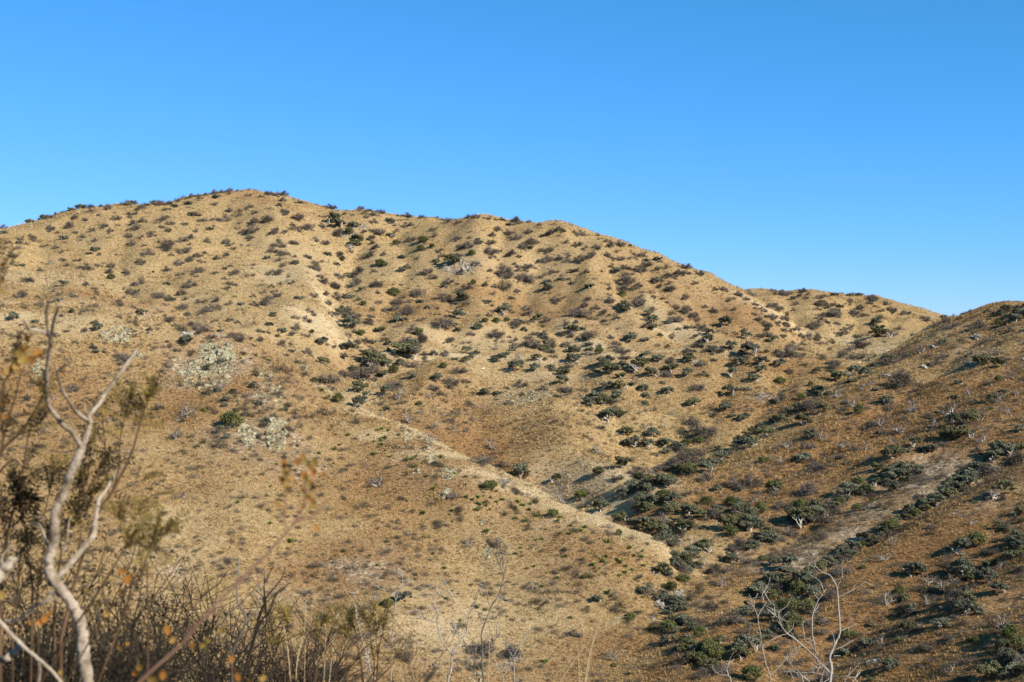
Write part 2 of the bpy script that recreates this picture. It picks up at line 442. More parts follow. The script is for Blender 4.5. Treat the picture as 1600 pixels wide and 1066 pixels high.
# painted differences of the ground cover, and sunlight on the crests, as patches on the hills: (u, v, radius across m, radius deep m, amount)
def patch_field(patches, X, Y):
    out = np.zeros_like(X)
    c = cast([p[0] for p in patches], [p[1] for p in patches])
    n = 0.55 * fbm(X, Y, 18, 41, 4) + .5 * fbm(X, Y, 4, 46, 2)
    for (u, v, rx, ry, amt), q in zip(patches, c):
        d = np.sqrt(((X - q[0]) / rx) ** 2 + ((Y - q[1]) / ry) ** 2)
        out = np.maximum(out, amt * np.clip(1.25 - d + n, 0, 1))
    return out
BROWN = [(720, 650, 30, 24, .6), (770, 700, 24, 14, .6), (840, 735, 14, 8, .6), (640, 620, 14, 10, .6), (1500, 650, 40, 30, .6), (1500, 850, 30, 24, .55), (1350, 880, 20, 14, .6), (1180, 1000, 20, 20, .7), (1150, 800, 16, 16, .6),(420, 600, 22, 25, .8), (300, 640, 18, 18, .7), (560, 880, 16, 16, .8), (480, 900, 10, 10, .6), (760, 690, 26, 18, .6), (680, 600, 20, 14, .4), (840, 800, 14, 12, .5), (900, 870, 14, 12, .5), (60, 620, 25, 25, .6),
         (1000, 1000, 12, 8, .6), (1050, 1040, 8, 6, .8), (1230, 890, 10, 10, .9), (1400, 640, 34, 30, .6), (1300, 720, 20, 22, .7), (1450, 900, 26, 22, .7), (1250, 980, 16, 16, .8), (1550, 1000, 16, 16, .6), (1200, 640, 28, 16, .6), (1380, 780, 22, 10, .8), (370, 302, 14, 10, .8), (640, 480, 36, 28, .45),
         (880, 500, 28, 18, .5), (1150, 500, 26, 16, .45), (1240, 570, 24, 14, .5), (230, 480, 36, 26, .4), (550, 760, 30, 18, .4)]
PALE = [(930, 755, 18, 16, 1.1), (970, 780, 12, 12, 1.0), (660, 562, 12, 3, .9), (720, 556, 12, 3, .9), (790, 560, 12, 3, .7), (870, 566, 12, 3, .8), (960, 552, 12, 3, .9), (1050, 549, 12, 3, .9), (1140, 552, 12, 3, .9), (1230, 560, 12, 3, .9), (1320, 570, 10, 3, .8), (560, 645, 10, 3, .7), (620, 680, 10, 3, .8), (690, 712, 10, 3, .9), (760, 742, 10, 3, 1), (815, 768, 10, 3, 1), (870, 795, 10, 3, 1), (930, 815, 9, 3, 1), (985, 838, 9, 3, .7), (1040, 862, 7, 2, .5),(940, 780, 15, 14, 1), (880, 740, 14, 12, .7), (1020, 850, 8, 4, .5), (950, 820, 12, 4, .6), (830, 770, 12, 4, .8), (500, 500, 12, 16, .8), (680, 990, 14, 12, .6), (640, 930, 8, 8, .5), (430, 430, 14, 18, .5), (700, 530, 26, 10, .5), (1330, 530, 20, 8, .6), (1440, 530, 14, 8, .7), (1060, 520, 10, 8, .6),
        (1600, 760, 18, 10, .6), (1200, 880, 8, 8, .3), (60, 500, 30, 8, .5), (260, 830, 10, 14, .4), (640, 560, 24, 6, .5), (850, 585, 20, 5, .5), (1000, 560, 26, 5, .4), (300, 470, 20, 10, .3)]  # pale straw ground; the crest runs also carry grazing light in their colour
STONY = [(1470, 738, 14, 10, 1.2), (1420, 770, 13, 10, 1.2), (1370, 798, 12, 9, 1.2), (1310, 840, 11, 9, 1.1), (1270, 862, 10, 7, 1.1), (560, 890, 14, 13, .75), (500, 920, 10, 10, .6), (265, 890, 7, 8, .8), (340, 575, 13, 15, .9), (420, 620, 12, 16, .7), (400, 690, 14, 14, .7), (720, 417, 9, 9, .8), (815, 625, 12, 10, .8), (1500, 730, 12, 8, .6), (1560, 540, 20, 14, .4)]
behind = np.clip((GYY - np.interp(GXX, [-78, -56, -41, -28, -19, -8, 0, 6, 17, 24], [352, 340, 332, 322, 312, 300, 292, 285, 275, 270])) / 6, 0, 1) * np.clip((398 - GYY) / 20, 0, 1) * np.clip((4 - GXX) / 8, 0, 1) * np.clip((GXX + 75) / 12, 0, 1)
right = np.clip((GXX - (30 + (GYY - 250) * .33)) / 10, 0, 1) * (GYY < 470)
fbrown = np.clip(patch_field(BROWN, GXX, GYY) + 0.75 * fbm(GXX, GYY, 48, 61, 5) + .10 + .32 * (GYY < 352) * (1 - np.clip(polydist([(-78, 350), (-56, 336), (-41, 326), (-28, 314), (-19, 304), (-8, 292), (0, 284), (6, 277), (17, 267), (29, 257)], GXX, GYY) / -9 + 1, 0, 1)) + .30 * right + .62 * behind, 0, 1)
fpale = np.clip(-.5 * behind + patch_field(PALE, GXX, GYY) + 0.45 * fbm(GXX, GYY, 40, 71, 4), 0, 1)
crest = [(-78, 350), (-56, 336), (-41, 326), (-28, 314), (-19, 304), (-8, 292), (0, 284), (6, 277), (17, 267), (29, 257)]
fpale = np.maximum(fpale, 1.1 * np.exp(-(polydist(crest[2:], GXX, GYY) / 4.0) ** 2) * (.8 + .6 * fbm(GXX, GYY, 12, 57, 3)))  # straw along the near crest, brightened in colour for the grazing sun
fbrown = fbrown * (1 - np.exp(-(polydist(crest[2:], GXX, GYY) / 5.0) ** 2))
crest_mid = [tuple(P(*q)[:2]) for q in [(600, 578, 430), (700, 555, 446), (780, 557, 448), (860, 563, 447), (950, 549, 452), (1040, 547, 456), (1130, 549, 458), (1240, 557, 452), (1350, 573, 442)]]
fpale = np.maximum(fpale, .9 * np.exp(-(polydist(crest_mid, GXX, GYY) / 3.5) ** 2) * (.7 + 1.0 * fbm(GXX, GYY, 16, 58, 3)))  # middle crest paled likewise, its lit edge put into the colour
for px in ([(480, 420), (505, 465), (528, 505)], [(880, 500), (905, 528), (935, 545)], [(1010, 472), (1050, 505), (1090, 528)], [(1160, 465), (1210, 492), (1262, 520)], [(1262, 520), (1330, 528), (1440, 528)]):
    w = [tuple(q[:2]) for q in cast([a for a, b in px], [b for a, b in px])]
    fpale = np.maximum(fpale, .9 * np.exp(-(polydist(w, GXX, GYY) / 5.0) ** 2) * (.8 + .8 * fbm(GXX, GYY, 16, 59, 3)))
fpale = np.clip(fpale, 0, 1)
fstony = np.clip(patch_field(STONY, GXX, GYY) * (.75 + 1.1 * fbm(GXX, GYY, 5, 83, 3)), 0, 1)

def ground_material():
    m, n, l, b = new_mat('dry_grass_ground', .95, .05)
    geo = n.new('ShaderNodeNewGeometry'); pos = geo.outputs['Position']
    def attr(name):
        a = n.new('ShaderNodeAttribute'); a.attribute_name = name; return a.outputs['Fac']
    f1 = noise(n, l, 0.9, 6, .7, pos)
    base = ramp(n, l, f1, [(.30, (0.147, 0.095, 0.045)), (.45, (0.265, 0.180, 0.085)), (.58, (0.353, 0.254, 0.126)), (.72, (0.441, 0.330, 0.181))])
    f2 = noise(n, l, 1.6, 5, .7, pos)
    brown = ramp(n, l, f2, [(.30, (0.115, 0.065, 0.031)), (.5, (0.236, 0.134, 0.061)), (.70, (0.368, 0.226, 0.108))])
    pale = ramp(n, l, f2, [(.3, (.33, .25, .145)), (.5, (.46, .36, .22)), (.7, (.55, .44, .28))])
    vor = n.new('ShaderNodeTexVoronoi'); vor.inputs['Scale'].default_value = 1.9; l.new(pos, vor.inputs['Vector'])
    stony = ramp(n, l, vor.outputs['Color'], [(.2, (.16, .11, .07)), (.6, (.28, .205, .13)), (.85, (.44, .37, .27))])
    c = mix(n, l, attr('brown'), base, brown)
    c = mix(n, l, attr('pale'), c, pale)
    c = mix(n, l, attr('stony'), c, stony)
    l.new(c, b.inputs['Base Color'])
    bp = n.new('ShaderNodeBump'); bp.inputs['Strength'].default_value = .9; bp.inputs['Distance'].default_value = .5
    l.new(noise(n, l, 1.3, 6, .75, pos), bp.inputs['Height']); l.new(bp.outputs[0], b.inputs['Normal'])
    return m
M['ground'] = ground_material()

def grid_object(name, XX, YY, ZZ, attrs):
    a, b = XX.shape
    V = np.stack([XX, YY, ZZ], -1).reshape(-1, 3)
    i = np.arange(a - 1)[:, None] * b; j = np.arange(b - 1)[None]
    Fq = np.stack([i + j, i + b + j, i + b + j + 1, i + j + 1], -1).reshape(-1, 4)
    me = mesh_from(name, V, [Fq], [M['ground']], smooth=True)
    for k, v in attrs.items():
        at = me.attributes.new(k, 'FLOAT', 'POINT'); at.data.foreach_set('value', v.astype(np.float32).ravel())
    return link(bpy.data.objects.new(name, me))

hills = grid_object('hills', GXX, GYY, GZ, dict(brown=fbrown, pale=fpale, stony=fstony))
tag(hills, 'dry golden grass hills with ravines and ridges under the sky', kind='structure')
# the hillside the photographer stands on, finer near the camera
nx = np.linspace(-1, 1, 150); ny = np.concatenate([np.linspace(-6, 12, 120), np.linspace(12.5, 136, 110)])
NYY, NT = np.meshgrid(ny, nx, indexing='ij'); NXX = NT * (8 + 1.05 * np.maximum(NYY, 0))
NZZ = near_slope(NXX, NYY) + 0.03 * fbm(NXX, NYY, .6, 97, 3)
NZZ = np.where(NYY > 131, NZZ - 0.3, NZZ)
NXX, NYY, NZZ = NXX.T, NYY.T, NZZ.T
near = grid_object('hillside', NXX, NYY, NZZ, dict(brown=0.4 + 0 * NZZ, pale=0 * NZZ, stony=0 * NZZ))
tag(near, 'steep near hillside falling away below the camera', kind='structure')
far_x = np.linspace(-6000, 6000, 61); FX, FY = np.meshgrid(far_x, far_x, indexing='ij')
FZ = -75 + 6 * fbm(FX, FY, 900, 31, 2) - 6
land = grid_object('land', FX, FY, FZ, dict(brown=.3 + 0 * FZ, pale=0 * FZ, stony=0 * FZ))
tag(land, 'open dry grassland around the hills reaching the horizon', kind='structure')
print('terrain', round(time.time() - T0, 1))

# ------------------------------------------------------------------ plants: one mesh set per kind, copied many times
def rs(seed): return np.random.RandomState(seed)

def limb(r, p0, d, length, bend=.35, n=6, up=0.0):
    """a crooked limb: list of points starting at p0 going along d"""
    pts = [np.array(p0, float)]; d = np.array(d, float); d /= np.linalg.norm(d)
    for i in range(n):
        d = d + r.randn(3) * bend * .45 + np.array([0, 0, up / n]); d /= np.linalg.norm(d)
        pts.append(pts[-1] + d * length / n)
    return np.array(pts), d

def skeleton(r, mb, h_trunk, spread, height, r0, n_limbs=4, m=0, levels=3, sides=5, lean=.2, bend=.45):
    """trunk with spreading limbs; returns the limb tips"""
    tips = []
    base = np.array([0, 0, -0.35])
    trunk, d = limb(r, base, [r.randn() * lean, r.randn() * lean, 1], h_trunk + .35, .25, 4)
    mb.tube(trunk, np.linspace(r0 * 1.25, r0 * .85, len(trunk)), sides + 1, m, cap=False)
    top = trunk[-1]
    a0 = r.rand() * 6.28
    for k in range(n_limbs):
        a = a0 + k * 6.283 / n_limbs + r.randn() * .3
        el = .35 + .75 * r.rand()
        tgt = np.array([math.cos(a) * math.cos(el) * spread, math.sin(a) * math.cos(el) * spread, math.sin(el) * (height - h_trunk)])
        L = np.linalg.norm(tgt)
        pts, dd = limb(r, top - [0, 0, .05 * k], tgt, L * .62, bend, 5)
        mb.tube(pts, np.linspace(r0 * .66, r0 * .34, len(pts)), sides, m)
        def sub(p, dd, L, rad, lev):
            if lev == 0:
                tips.append(p); return
            for q in range(2 + (r.rand() < .5)):
                dq = dd + r.randn(3) * .55 + [0, 0, .12]
                pp, de = limb(r, p, dq, L * (.6 + .5 * r.rand()), bend, 4)
                mb.tube(pp, np.linspace(rad, rad * .45, len(pp)), 4 if lev > 1 else 3, m)
                tips.append(pp[-1])
                sub(pp[-1], de, L * .6, rad * .45, lev - 1)
        sub(pts[-1], dd, L * .4, r0 * .32, levels - 1)
        sub(pts[3], dd + r.randn(3) * .4, L * .32, r0 * .25, max(1, levels - 2))
    return np.array(tips)

def leaf_cloud(r, mb, lobes, n, size, m=0, up=.35, aspect=.62, shell=.55):
    """n small leaf faces spread through ellipsoid lobes (centre, radii), denser towards their skin"""
    w = np.array([np.prod(l[1]) ** (2 / 3) for l in lobes]); w /= w.sum()
    for (c, rad), k in zip(lobes, r.multinomial(n, w)):
        if not k: continue
        d = r.randn(k, 3); d /= np.linalg.norm(d, axis=1)[:, None]
        q = shell + (1 - shell) * r.rand(k, 1) ** .6
        q *= 1 + .16 * np.sin(d[:, :1] * 5 + d[:, 1:2] * 7 + c[0] * 3)
        C = np.array(c) + d * np.array(rad) * q
        nrm = d * 1.1 + r.randn(k, 3) * .75 + [0, 0, up]; nrm /= np.linalg.norm(nrm, axis=1)[:, None]
        t = np.cross(nrm, r.randn(k, 3)); t /= np.linalg.norm(t, axis=1)[:, None]
        b = np.cross(nrm, t)
        s = size * (.6 + .8 * r.rand(k, 1)) * .5
        mb.quads(C, t * s, b * s * aspect, m)

def sliver_cloud(r, mb, C, outward, n, length, width, m=0):
    """fine bare twigs: thin tapering slivers growing outward from points C"""
    i = r.randint(0, len(C), n)
    p = C[i] + r.randn(n, 3) * length * .55
    d = outward[i] + r.randn(n, 3) * .8; d /= np.linalg.norm(d, axis=1)[:, None]
    L = length * (.5 + r.rand(n, 1))
    side = np.cross(d, r.randn(n, 3)); side /= np.linalg.norm(side, axis=1)[:, None]
    V = np.stack([p - side * width, p + side * width, p + d * L], 1).reshape(-1, 3)
    mb.add(V, np.arange(n * 3).reshape(-1, 3), None, m)

def mk(name, mb, mats, smooth=False):
    return mb.mesh(name, mats, smooth)

# every kind is drawn about 1 unit wide; copies are scaled to metres
def proto_oak(seed, n_leaf, leaf='oak_leaf', size=.062, low=0):
    r = rs(seed); t = MB()
    tall = .74 + .16 * r.rand() - low
    tips = skeleton(r, t, .16 + .1 * r.rand(), .34, tall, .038, 3 + seed % 3, 0, 2, 5, .35, .5)
    cz = tall * .66
    lobes = []
    k = 14 + r.randint(8)
    a0 = r.rand() * 6.28
    for i in range(k):
        a = a0 + i * 2.399; q = .40 * math.sqrt((i + .3) / k)
        c = np.array([math.cos(a) * q, math.sin(a) * q, cz - q * .30 + r.randn() * .085 - low * .25])
        s = .075 + .065 * r.rand()
        lobes.append((c, np.array([s * (1.0 + .4 * r.rand()), s * (1.0 + .4 * r.rand()), s * .74])))
    c = MB()
    leaf_cloud(r, c, lobes, n_leaf, size)
    return t.mesh('oak_trunk', [M['bark_pale']], True), c.mesh('oak_crown', [M[leaf]])

def proto_grey(seed, n=420, twig='twig', bark='bark_grey', rr=.024, cover=1.0, h=.52, core=0):
    r = rs(seed); t = MB()
    tips = skeleton(r, t, .07 + .06 * r.rand(), .40, h, rr, 4 + seed % 3, 0, 3, 4, .3, .5)
    tips = tips * [1.05, 1.05, 1]
    c = MB()
    ctr = tips.mean(0)
    sliver_cloud(r, c, tips, (tips - ctr) * 2.2 + [0, 0, .25], int(n * cover), .13, .010, 0)
    if core:
        q = [(tips[k] * [.75, .75, .8], np.array([.15, .15, .09])) for k in r.choice(len(tips), 9)]
        leaf_cloud(r, c, q, core, .045, 1, shell=.2)
    return t.mesh('bare_limbs', [M[bark]], True), c.mesh('bare_twigs', [M[twig], M['twig_dark']])

def proto_juniper(seed, n=1800, leaf='jun_leaf'):
    r = rs(seed); t = MB()
    tips = skeleton(r, t, .10, .3, .6, .03, 4, 0, 1, 5, .15, .3)
    lobes = [(np.array([0, 0, .34]), np.array([.33, .33, .28]))]
    for i in range(16):
        d = r.randn(3); d /= np.linalg.norm(d); d[2] = abs(d[2]) * .8
        lobes.append((np.array([0, 0, .33]) + d * [.28, .28, .26], np.array([1, 1, 1]) * (.08 + .08 * r.rand())))
    c = MB(); leaf_cloud(r, c, lobes, n, .04, up=.2, shell=.65)
    return t.mesh('juniper_trunk', [M['bark_grey']], True), c.mesh('juniper_crown', [M[leaf]])

def proto_brown(seed, n=520):
    r = rs(seed); t = MB()
    tips = skeleton(r, t, .03, .42, .38, .014, 6, 0, 2, 3, .2, .4)
    c = MB()
    sliver_cloud(r, c, tips, (tips - [0, 0, 0]) * 2.0 + [0, 0, .5], n, .16, .009, 0)
    lobes = [(p, np.array([.10, .10, .07])) for p in tips[::4]]
    leaf_cloud(r, c, lobes, n // 5, .04)
    return t.mesh('shrub_stems', [M['bark_grey']], True), c.mesh('shrub_twigs', [M['twig_dark']])

def proto_scrub(seed, n=1500):
    """untidy thicket bush: half olive leaves, half bare grey twigs"""
    r = rs(seed); t = MB()
    tips = skeleton(r, t, .06, .40, .62, .022, 5, 0, 2, 4, .3, .5)
    c = MB()
    lobes = []
    for i in range(13):
        p_ = tips[r.randint(len(tips))]
        lobes.append((np.array([p_[0] * .8, p_[1] * .8, .16 + .36 * r.rand()]), np.array([1.1, 1.1, .8]) * (.08 + .07 * r.rand())))
    leaf_cloud(r, c, lobes, n, .045, 0, shell=.4)
    sliver_cloud(r, c, tips, (tips - tips.mean(0)) * 2 + [0, 0, .3], 420, .12, .009, 1)
    return t.mesh('scrub_stems', [M['bark_grey']], True), c.mesh('scrub_crown', [M['oak_leaf_b' if seed % 2 else 'oak_leaf'], M['twig']])

def proto_agave(seed, n=34):
    r = rs(seed); c = MB()
    a = r.rand(n) * 6.28; el = .15 + 1.25 * r.rand(n) ** .8
    d = np.stack([np.cos(a) * np.cos(el), np.sin(a) * np.cos(el), np.sin(el)], 1)
    s = np.stack([-np.sin(a), np.cos(a), 0 * a], 1) * .045
    L = (.42 + .12 * r.rand(n, 1))
    mid = d * L * .55 + [0, 0, .02]; tip = d * L - [0, 0, .03]
    V = np.stack([0 * d - s * .7, 0 * d + s * .7, mid + s, mid - s, tip], 1).reshape(-1, 3)
    b = np.arange(n)[:, None] * 5
    c.add(V, np.concatenate([b + 3, b + 2, b + 4], 1), np.concatenate([b, b + 1, b + 2, b + 3], 1))
    return c.mesh('rosette', [M['agave']])

OAK = [proto_oak(100 + i, 2600, 'oak_leaf', .046) for i in range(6)] + [proto_oak(120 + i, 2600, 'oak_leaf_b', .046) for i in range(3)]
OAK_SMALL = [proto_oak(140 + i, 420, 'oak_leaf', .105, .28) for i in range(4)]
GREY = [proto_grey(200 + i, 1500, 'twig', 'bark_pale' if i % 2 else 'bark_grey', .028, core=(260, 60, 420)[i % 3]) for i in range(6)]
WHITE = [proto_grey(300 + i, 520, 'twig', 'bark_pale', .046, .7, .66) for i in range(6)]
JUN = [proto_juniper(400 + i) for i in range(4)]
BROWN_S = [proto_brown(500 + i) for i in range(4)]
SCRUB = [proto_scrub(450 + i) for i in range(5)]
AGAVE = [proto_agave(600 + i) for i in range(4)]

def rock_mesh(seed, mat, sub=2, flat=.7, name='rock'):
    """an angular boulder: icosphere cut by random planes, then roughened"""
    import bmesh
    r = rs(seed); bm = bmesh.new()
    bmesh.ops.create_icosphere(bm, subdivisions=sub, radius=1.0)
    V = np.array([v.co[:] for v in bm.verts])
    for i in range(15):
        n = r.randn(3); n /= np.linalg.norm(n); dd = .36 + .34 * r.rand()
        t = V @ n; over = np.maximum(0, t - dd); V -= over[:, None] * n
    V += r.randn(*V.shape) * .015
    V *= [1, .7 + .5 * r.rand(), flat]
    for v, c in zip(bm.verts, V): v.co = c
    me = bpy.data.meshes.new(name); bm.to_mesh(me); bm.free(); me.materials.append(M[mat])
    return me
ROCK_Y = [rock_mesh(700 + i, 'lichen_rock', 3, .8) for i in range(5)]
ROCK_G = [rock_mesh(720 + i, 'grey_rock', 3, .9) for i in range(5)]
print('protos', round(time.time() - T0, 1))

# ------------------------------------------------------------------ ground cover nobody could count
def scatter(name, meshes, pts, scale, rot=None, tint=None, label=None, tilt=None):
    """many copies of small meshes on points; ONE object"""
    col = bpy.data.collections.new(name + '_sources')
    for k, me in enumerate(meshes):
        o = bpy.data.objects.new(name + '_source', me); col.objects.link(o)
    me = bpy.data.meshes.new(name)
    me.vertices.add(len(pts)); me.vertices.foreach_set('co', np.asarray(pts, np.float32).ravel())
    r = rs(len(pts))
    def fa(nm, a, ty='FLOAT'):
        at = me.attributes.new(nm, ty, 'POINT')
        at.data.foreach_set('vector' if ty == 'FLOAT_VECTOR' else 'value', np.asarray(a, np.float32 if ty != 'INT' else np.int32).ravel())
    sc = np.asarray(scale, float)
    if sc.ndim == 1: sc = np.stack([sc, sc, sc], 1)
    fa('sc', sc, 'FLOAT_VECTOR')
    rr = np.zeros((len(pts), 3)); rr[:, 2] = r.rand(len(pts)) * 6.283
    if tilt: rr[:, :2] = r.randn(len(pts), 2) * tilt
    fa('ro', rr, 'FLOAT_VECTOR')
    fa('which', r.randint(0, len(meshes), len(pts)), 'INT')
    fa('tint', np.zeros(len(pts)) if tint is None else tint)
    for q in meshes[0].materials: me.materials.append(q)
    o = link(bpy.data.objects.new(name, me))
    ng = bpy.data.node_groups.new(name, 'GeometryNodeTree')
    ng.interface.new_socket('Geometry', in_out='INPUT', socket_type='NodeSocketGeometry')
    ng.interface.new_socket('Geometry', in_out='OUTPUT', socket_type='NodeSocketGeometry')
    N = ng.nodes; L = ng.links
    gi = N.new('NodeGroupInput'); go = N.new('NodeGroupOutput')
    mp = N.new('GeometryNodeMeshToPoints')
    ip = N.new('GeometryNodeInstanceOnPoints')
    ci = N.new('GeometryNodeCollectionInfo'); ci.inputs['Collection'].default_value = col
    ci.inputs['Separate Children'].default_value = True; ci.inputs['Reset Children'].default_value = True
    L.new(gi.outputs[0], mp.inputs['Mesh']); L.new(mp.outputs[0], ip.inputs['Points']); L.new(ci.outputs[0], ip.inputs['Instance'])
    ip.inputs['Pick Instance'].default_value = True
    def na(nm, ty, sock):
        a = N.new('GeometryNodeInputNamedAttribute'); a.data_type = ty; a.inputs['Name'].default_value = nm
        L.new(a.outputs['Attribute'], sock)
    na('which', 'INT', ip.inputs['Instance Index']); na('sc', 'FLOAT_VECTOR', ip.inputs['Scale'])
    a = N.new('GeometryNodeInputNamedAttribute'); a.data_type = 'FLOAT_VECTOR'; a.inputs['Name'].default_value = 'ro'
    er = N.new('FunctionNodeEulerToRotation'); L.new(a.outputs['Attribute'], er.inputs[0]); L.new(er.outputs[0], ip.inputs['Rotation'])
    L.new(ip.outputs[0], go.inputs[0])
    md = o.modifiers.new('scatter', 'NODES'); md.node_group = ng
    tag(o, label, kind='stuff')
    return o

def grass_mat():
    m, n, l, b = new_mat('dry_grass', .8, .2)
    at = n.new('ShaderNodeAttribute'); at.attribute_type = 'INSTANCER'; at.attribute_name = 'tint'
    oi = n.new('ShaderNodeObjectInfo')
    c1 = ramp(n, l, oi.outputs['Random'], [(0, (0.262, 0.173, 0.074)), (.35, (0.417, 0.299, 0.140)), (.7, (0.533, 0.403, 0.205)), (1, (0.640, 0.509, 0.299))])
    c2 = ramp(n, l, oi.outputs['Random'], [(0, (0.156, 0.086, 0.034)), (.4, (0.301, 0.173, 0.064)), (.75, (0.446, 0.280, 0.114)), (1, (0.558, 0.385, 0.178))])
    c = mix(n, l, at.outputs['Fac'], c1, c2)
    ng = n.new('ShaderNodeMath'); ng.operation = 'MULTIPLY'; ng.inputs[1].default_value = -2.2; ng.use_clamp = True
    l.new(at.outputs['Fac'], ng.inputs[0])
    c = mix(n, l, ng.outputs[0], c, (.66, .54, .34))
    l.new(c, b.inputs['Base Color'])
    tr = n.new('ShaderNodeBsdfTranslucent'); l.new(c, tr.inputs[0])
    mx = n.new('ShaderNodeMixShader'); mx.inputs[0].default_value = .25
    l.new(b.outputs[0], mx.inputs[1]); l.new(tr.outputs[0], mx.inputs[2]); l.new(mx.outputs[0], n['Material Output'].inputs[0])
    return m
M['grass'] = grass_mat()

def tuft(seed, n=12, spread=.45):
    r = rs(seed); c = MB()
    a = r.rand(n) * 6.28
    d = np.stack([np.cos(a) * spread, np.sin(a) * spread, np.ones(n)], 1) * [1, 1, 1] + r.randn(n, 3) * .15
    L = .55 + .5 * r.rand(n, 1)
    s = np.stack([-np.sin(a), np.cos(a), 0 * a], 1) * .07
    root = np.stack([np.cos(a), np.sin(a), 0 * a], 1) * .12
    V = np.stack([root - s, root + s, root + d * L], 1).reshape(-1, 3)
    c.add(V, np.arange(n * 3).reshape(-1, 3))
    return c.mesh('tuft', [M['grass']])
TUFT = [tuft(800 + i, 12, .35 + .1 * i) for i in range(5)]

def rand_ground(n, y0, y1, seed, margin=1.12):
    r = rs(seed)
    y = np.sqrt(y0 ** 2 + (y1 ** 2 - y0 ** 2) * r.rand(n)); x = (r.rand(n) * 2 - 1) * y * .36 * margin
    return x, y, gridz(x, y)

def facing(x, y, z):
    """keep only ground that the valley side opposite can see (leave out the far sides of the ridges)"""
    e = 1.6
    gxn = (gridz(x + e, y) - gridz(x - e, y)) / (2 * e); gyn = (gridz(x, y + e) - gridz(x, y - e)) / (2 * e)
    n = np.stack([-gxn, -gyn, np.ones_like(x)], 1)
    v = np.stack([-x, -y, -z], 1)
    return (n * v).sum(1) > -0.12 * np.linalg.norm(v, axis=1)

for nm, n, y0, y1, s0, lab in (('grass', 290000, 150, 300, .36, 'golden bunch grass covering the near slopes'),
                               ('grass', 200000, 300, 460, .55, 'golden bunch grass on the middle slopes'),
                               ('grass', 160000, 460, 860, .75, 'golden bunch grass on the upper hillsides')):
    x, y, z = rand_ground(n, y0, y1, n + int(y0))
    g = facing(x, y, z); x, y, z = x[g], y[g], z[g]
    r = rs(n)
    bare = gridz(x, y, fstony) * .75 + gridz(x, y, fpale) * .25
    clump = fbm(x, y, 5, 33, 3)
    k = r.rand(len(x)) > bare + .25 - .7 * clump
    x, y, z = x[k], y[k], z[k]
    tint = np.clip(gridz(x, y, fbrown) * 1.2 - gridz(x, y, fpale) * .6 + .75 * fbm(x, y, 8, 35, 3) + .35 * fbm(x, y, 30, 36, 3) + r.randn(len(x)) * .2, -.35, 1)
    s = s0 * (.5 + .9 * r.rand(len(x)))
    scatter(nm, TUFT, np.stack([x, y, z - .03], 1), np.stack([s, s, s * (.6 + .5 * r.rand(len(x)))], 1), tint=tint, label=lab, tilt=.18)
# loose stones
x, y, z = rand_ground(120000, 150, 640, 5, 1.1)
r = rs(6); st = gridz(x, y, fstony)
k = (r.rand(len(x)) < st * .85 + .035) & facing(x, y, z); x, y, z = x[k], y[k], z[k]
s = .10 + .28 * r.rand(len(x)) ** 2.5 + .10 * (y > 350)
SMALL_ROCK = [rock_mesh(740 + i, 'grey_rock', 1, .6, 'stone') for i in range(3)]
scatter('stones', SMALL_ROCK, np.stack([x, y, z], 1), s, label='pale loose stones strewn over the slopes')
# low dead scrub, too small to tell one from the next
x, y, z = rand_ground(16000, 160, 860, 15, 1.1)
r = rs(16); k = facing(x, y, z) & (r.rand(len(x)) < .35 + .9 * np.clip(gridz(x, y, fbrown), 0, 1) * (y < 340) ); x, y, z = x[k], y[k], z[k]
s = (.5 + 1.1 * r.rand(len(x)) ** 3) * (1 + .35 * (y > 420))
TINY = []
for i in range(4):
    q = MB(); rr = rs(560 + i); tips = rr.randn(30, 3) * [.2, .2, .10] + [0, 0, .2]
    sliver_cloud(rr, q, tips, tips * 2 + [0, 0, .4], 120, .24, .022)
    TINY.append(q.mesh('scrub', [M['twig_dark' if i % 2 else 'twig']]))
scatter('low_scrub', TINY, np.stack([x, y, z - .02], 1), np.stack([s, s, s * .8], 1), label='tiny grey brown scrub dotted through the dry grass')
# knee-high dry bushes that blur into one another, mostly on the two near slopes
x, y, z = rand_ground(15000, 165, 420, 25, 1.1)
r = rs(26); cl = fbm(x, y, 16, 91, 3)
k = facing(x, y, z) & (r.rand(len(x)) < .30 + 1.0 * cl + .35 * gridz(x, y, fbrown)) & (gridz(x, y, fpale) < .55); x, y, z = x[k], y[k], z[k]
s = .7 + .9 * r.rand(len(x)) ** 2
DRY = []
for i in range(5):
    q = MB(); rr = rs(580 + i); tips = rr.randn(60, 3) * [.24, .24, .13] + [0, 0, .26]
    sliver_cloud(rr, q, tips, tips * 2 + [0, 0, .4], 420, .20, .011)
    DRY.append(q.mesh('dry_bush', [M['twig_dark' if i % 3 == 0 else 'twig']]))
scatter('dry_bushes', DRY, np.stack([x, y, z - .05], 1), np.stack([s, s, s * .9], 1), label='knee-high dry brown bushes blurring together on the near slopes')
print('cover', round(time.time() - T0, 1))

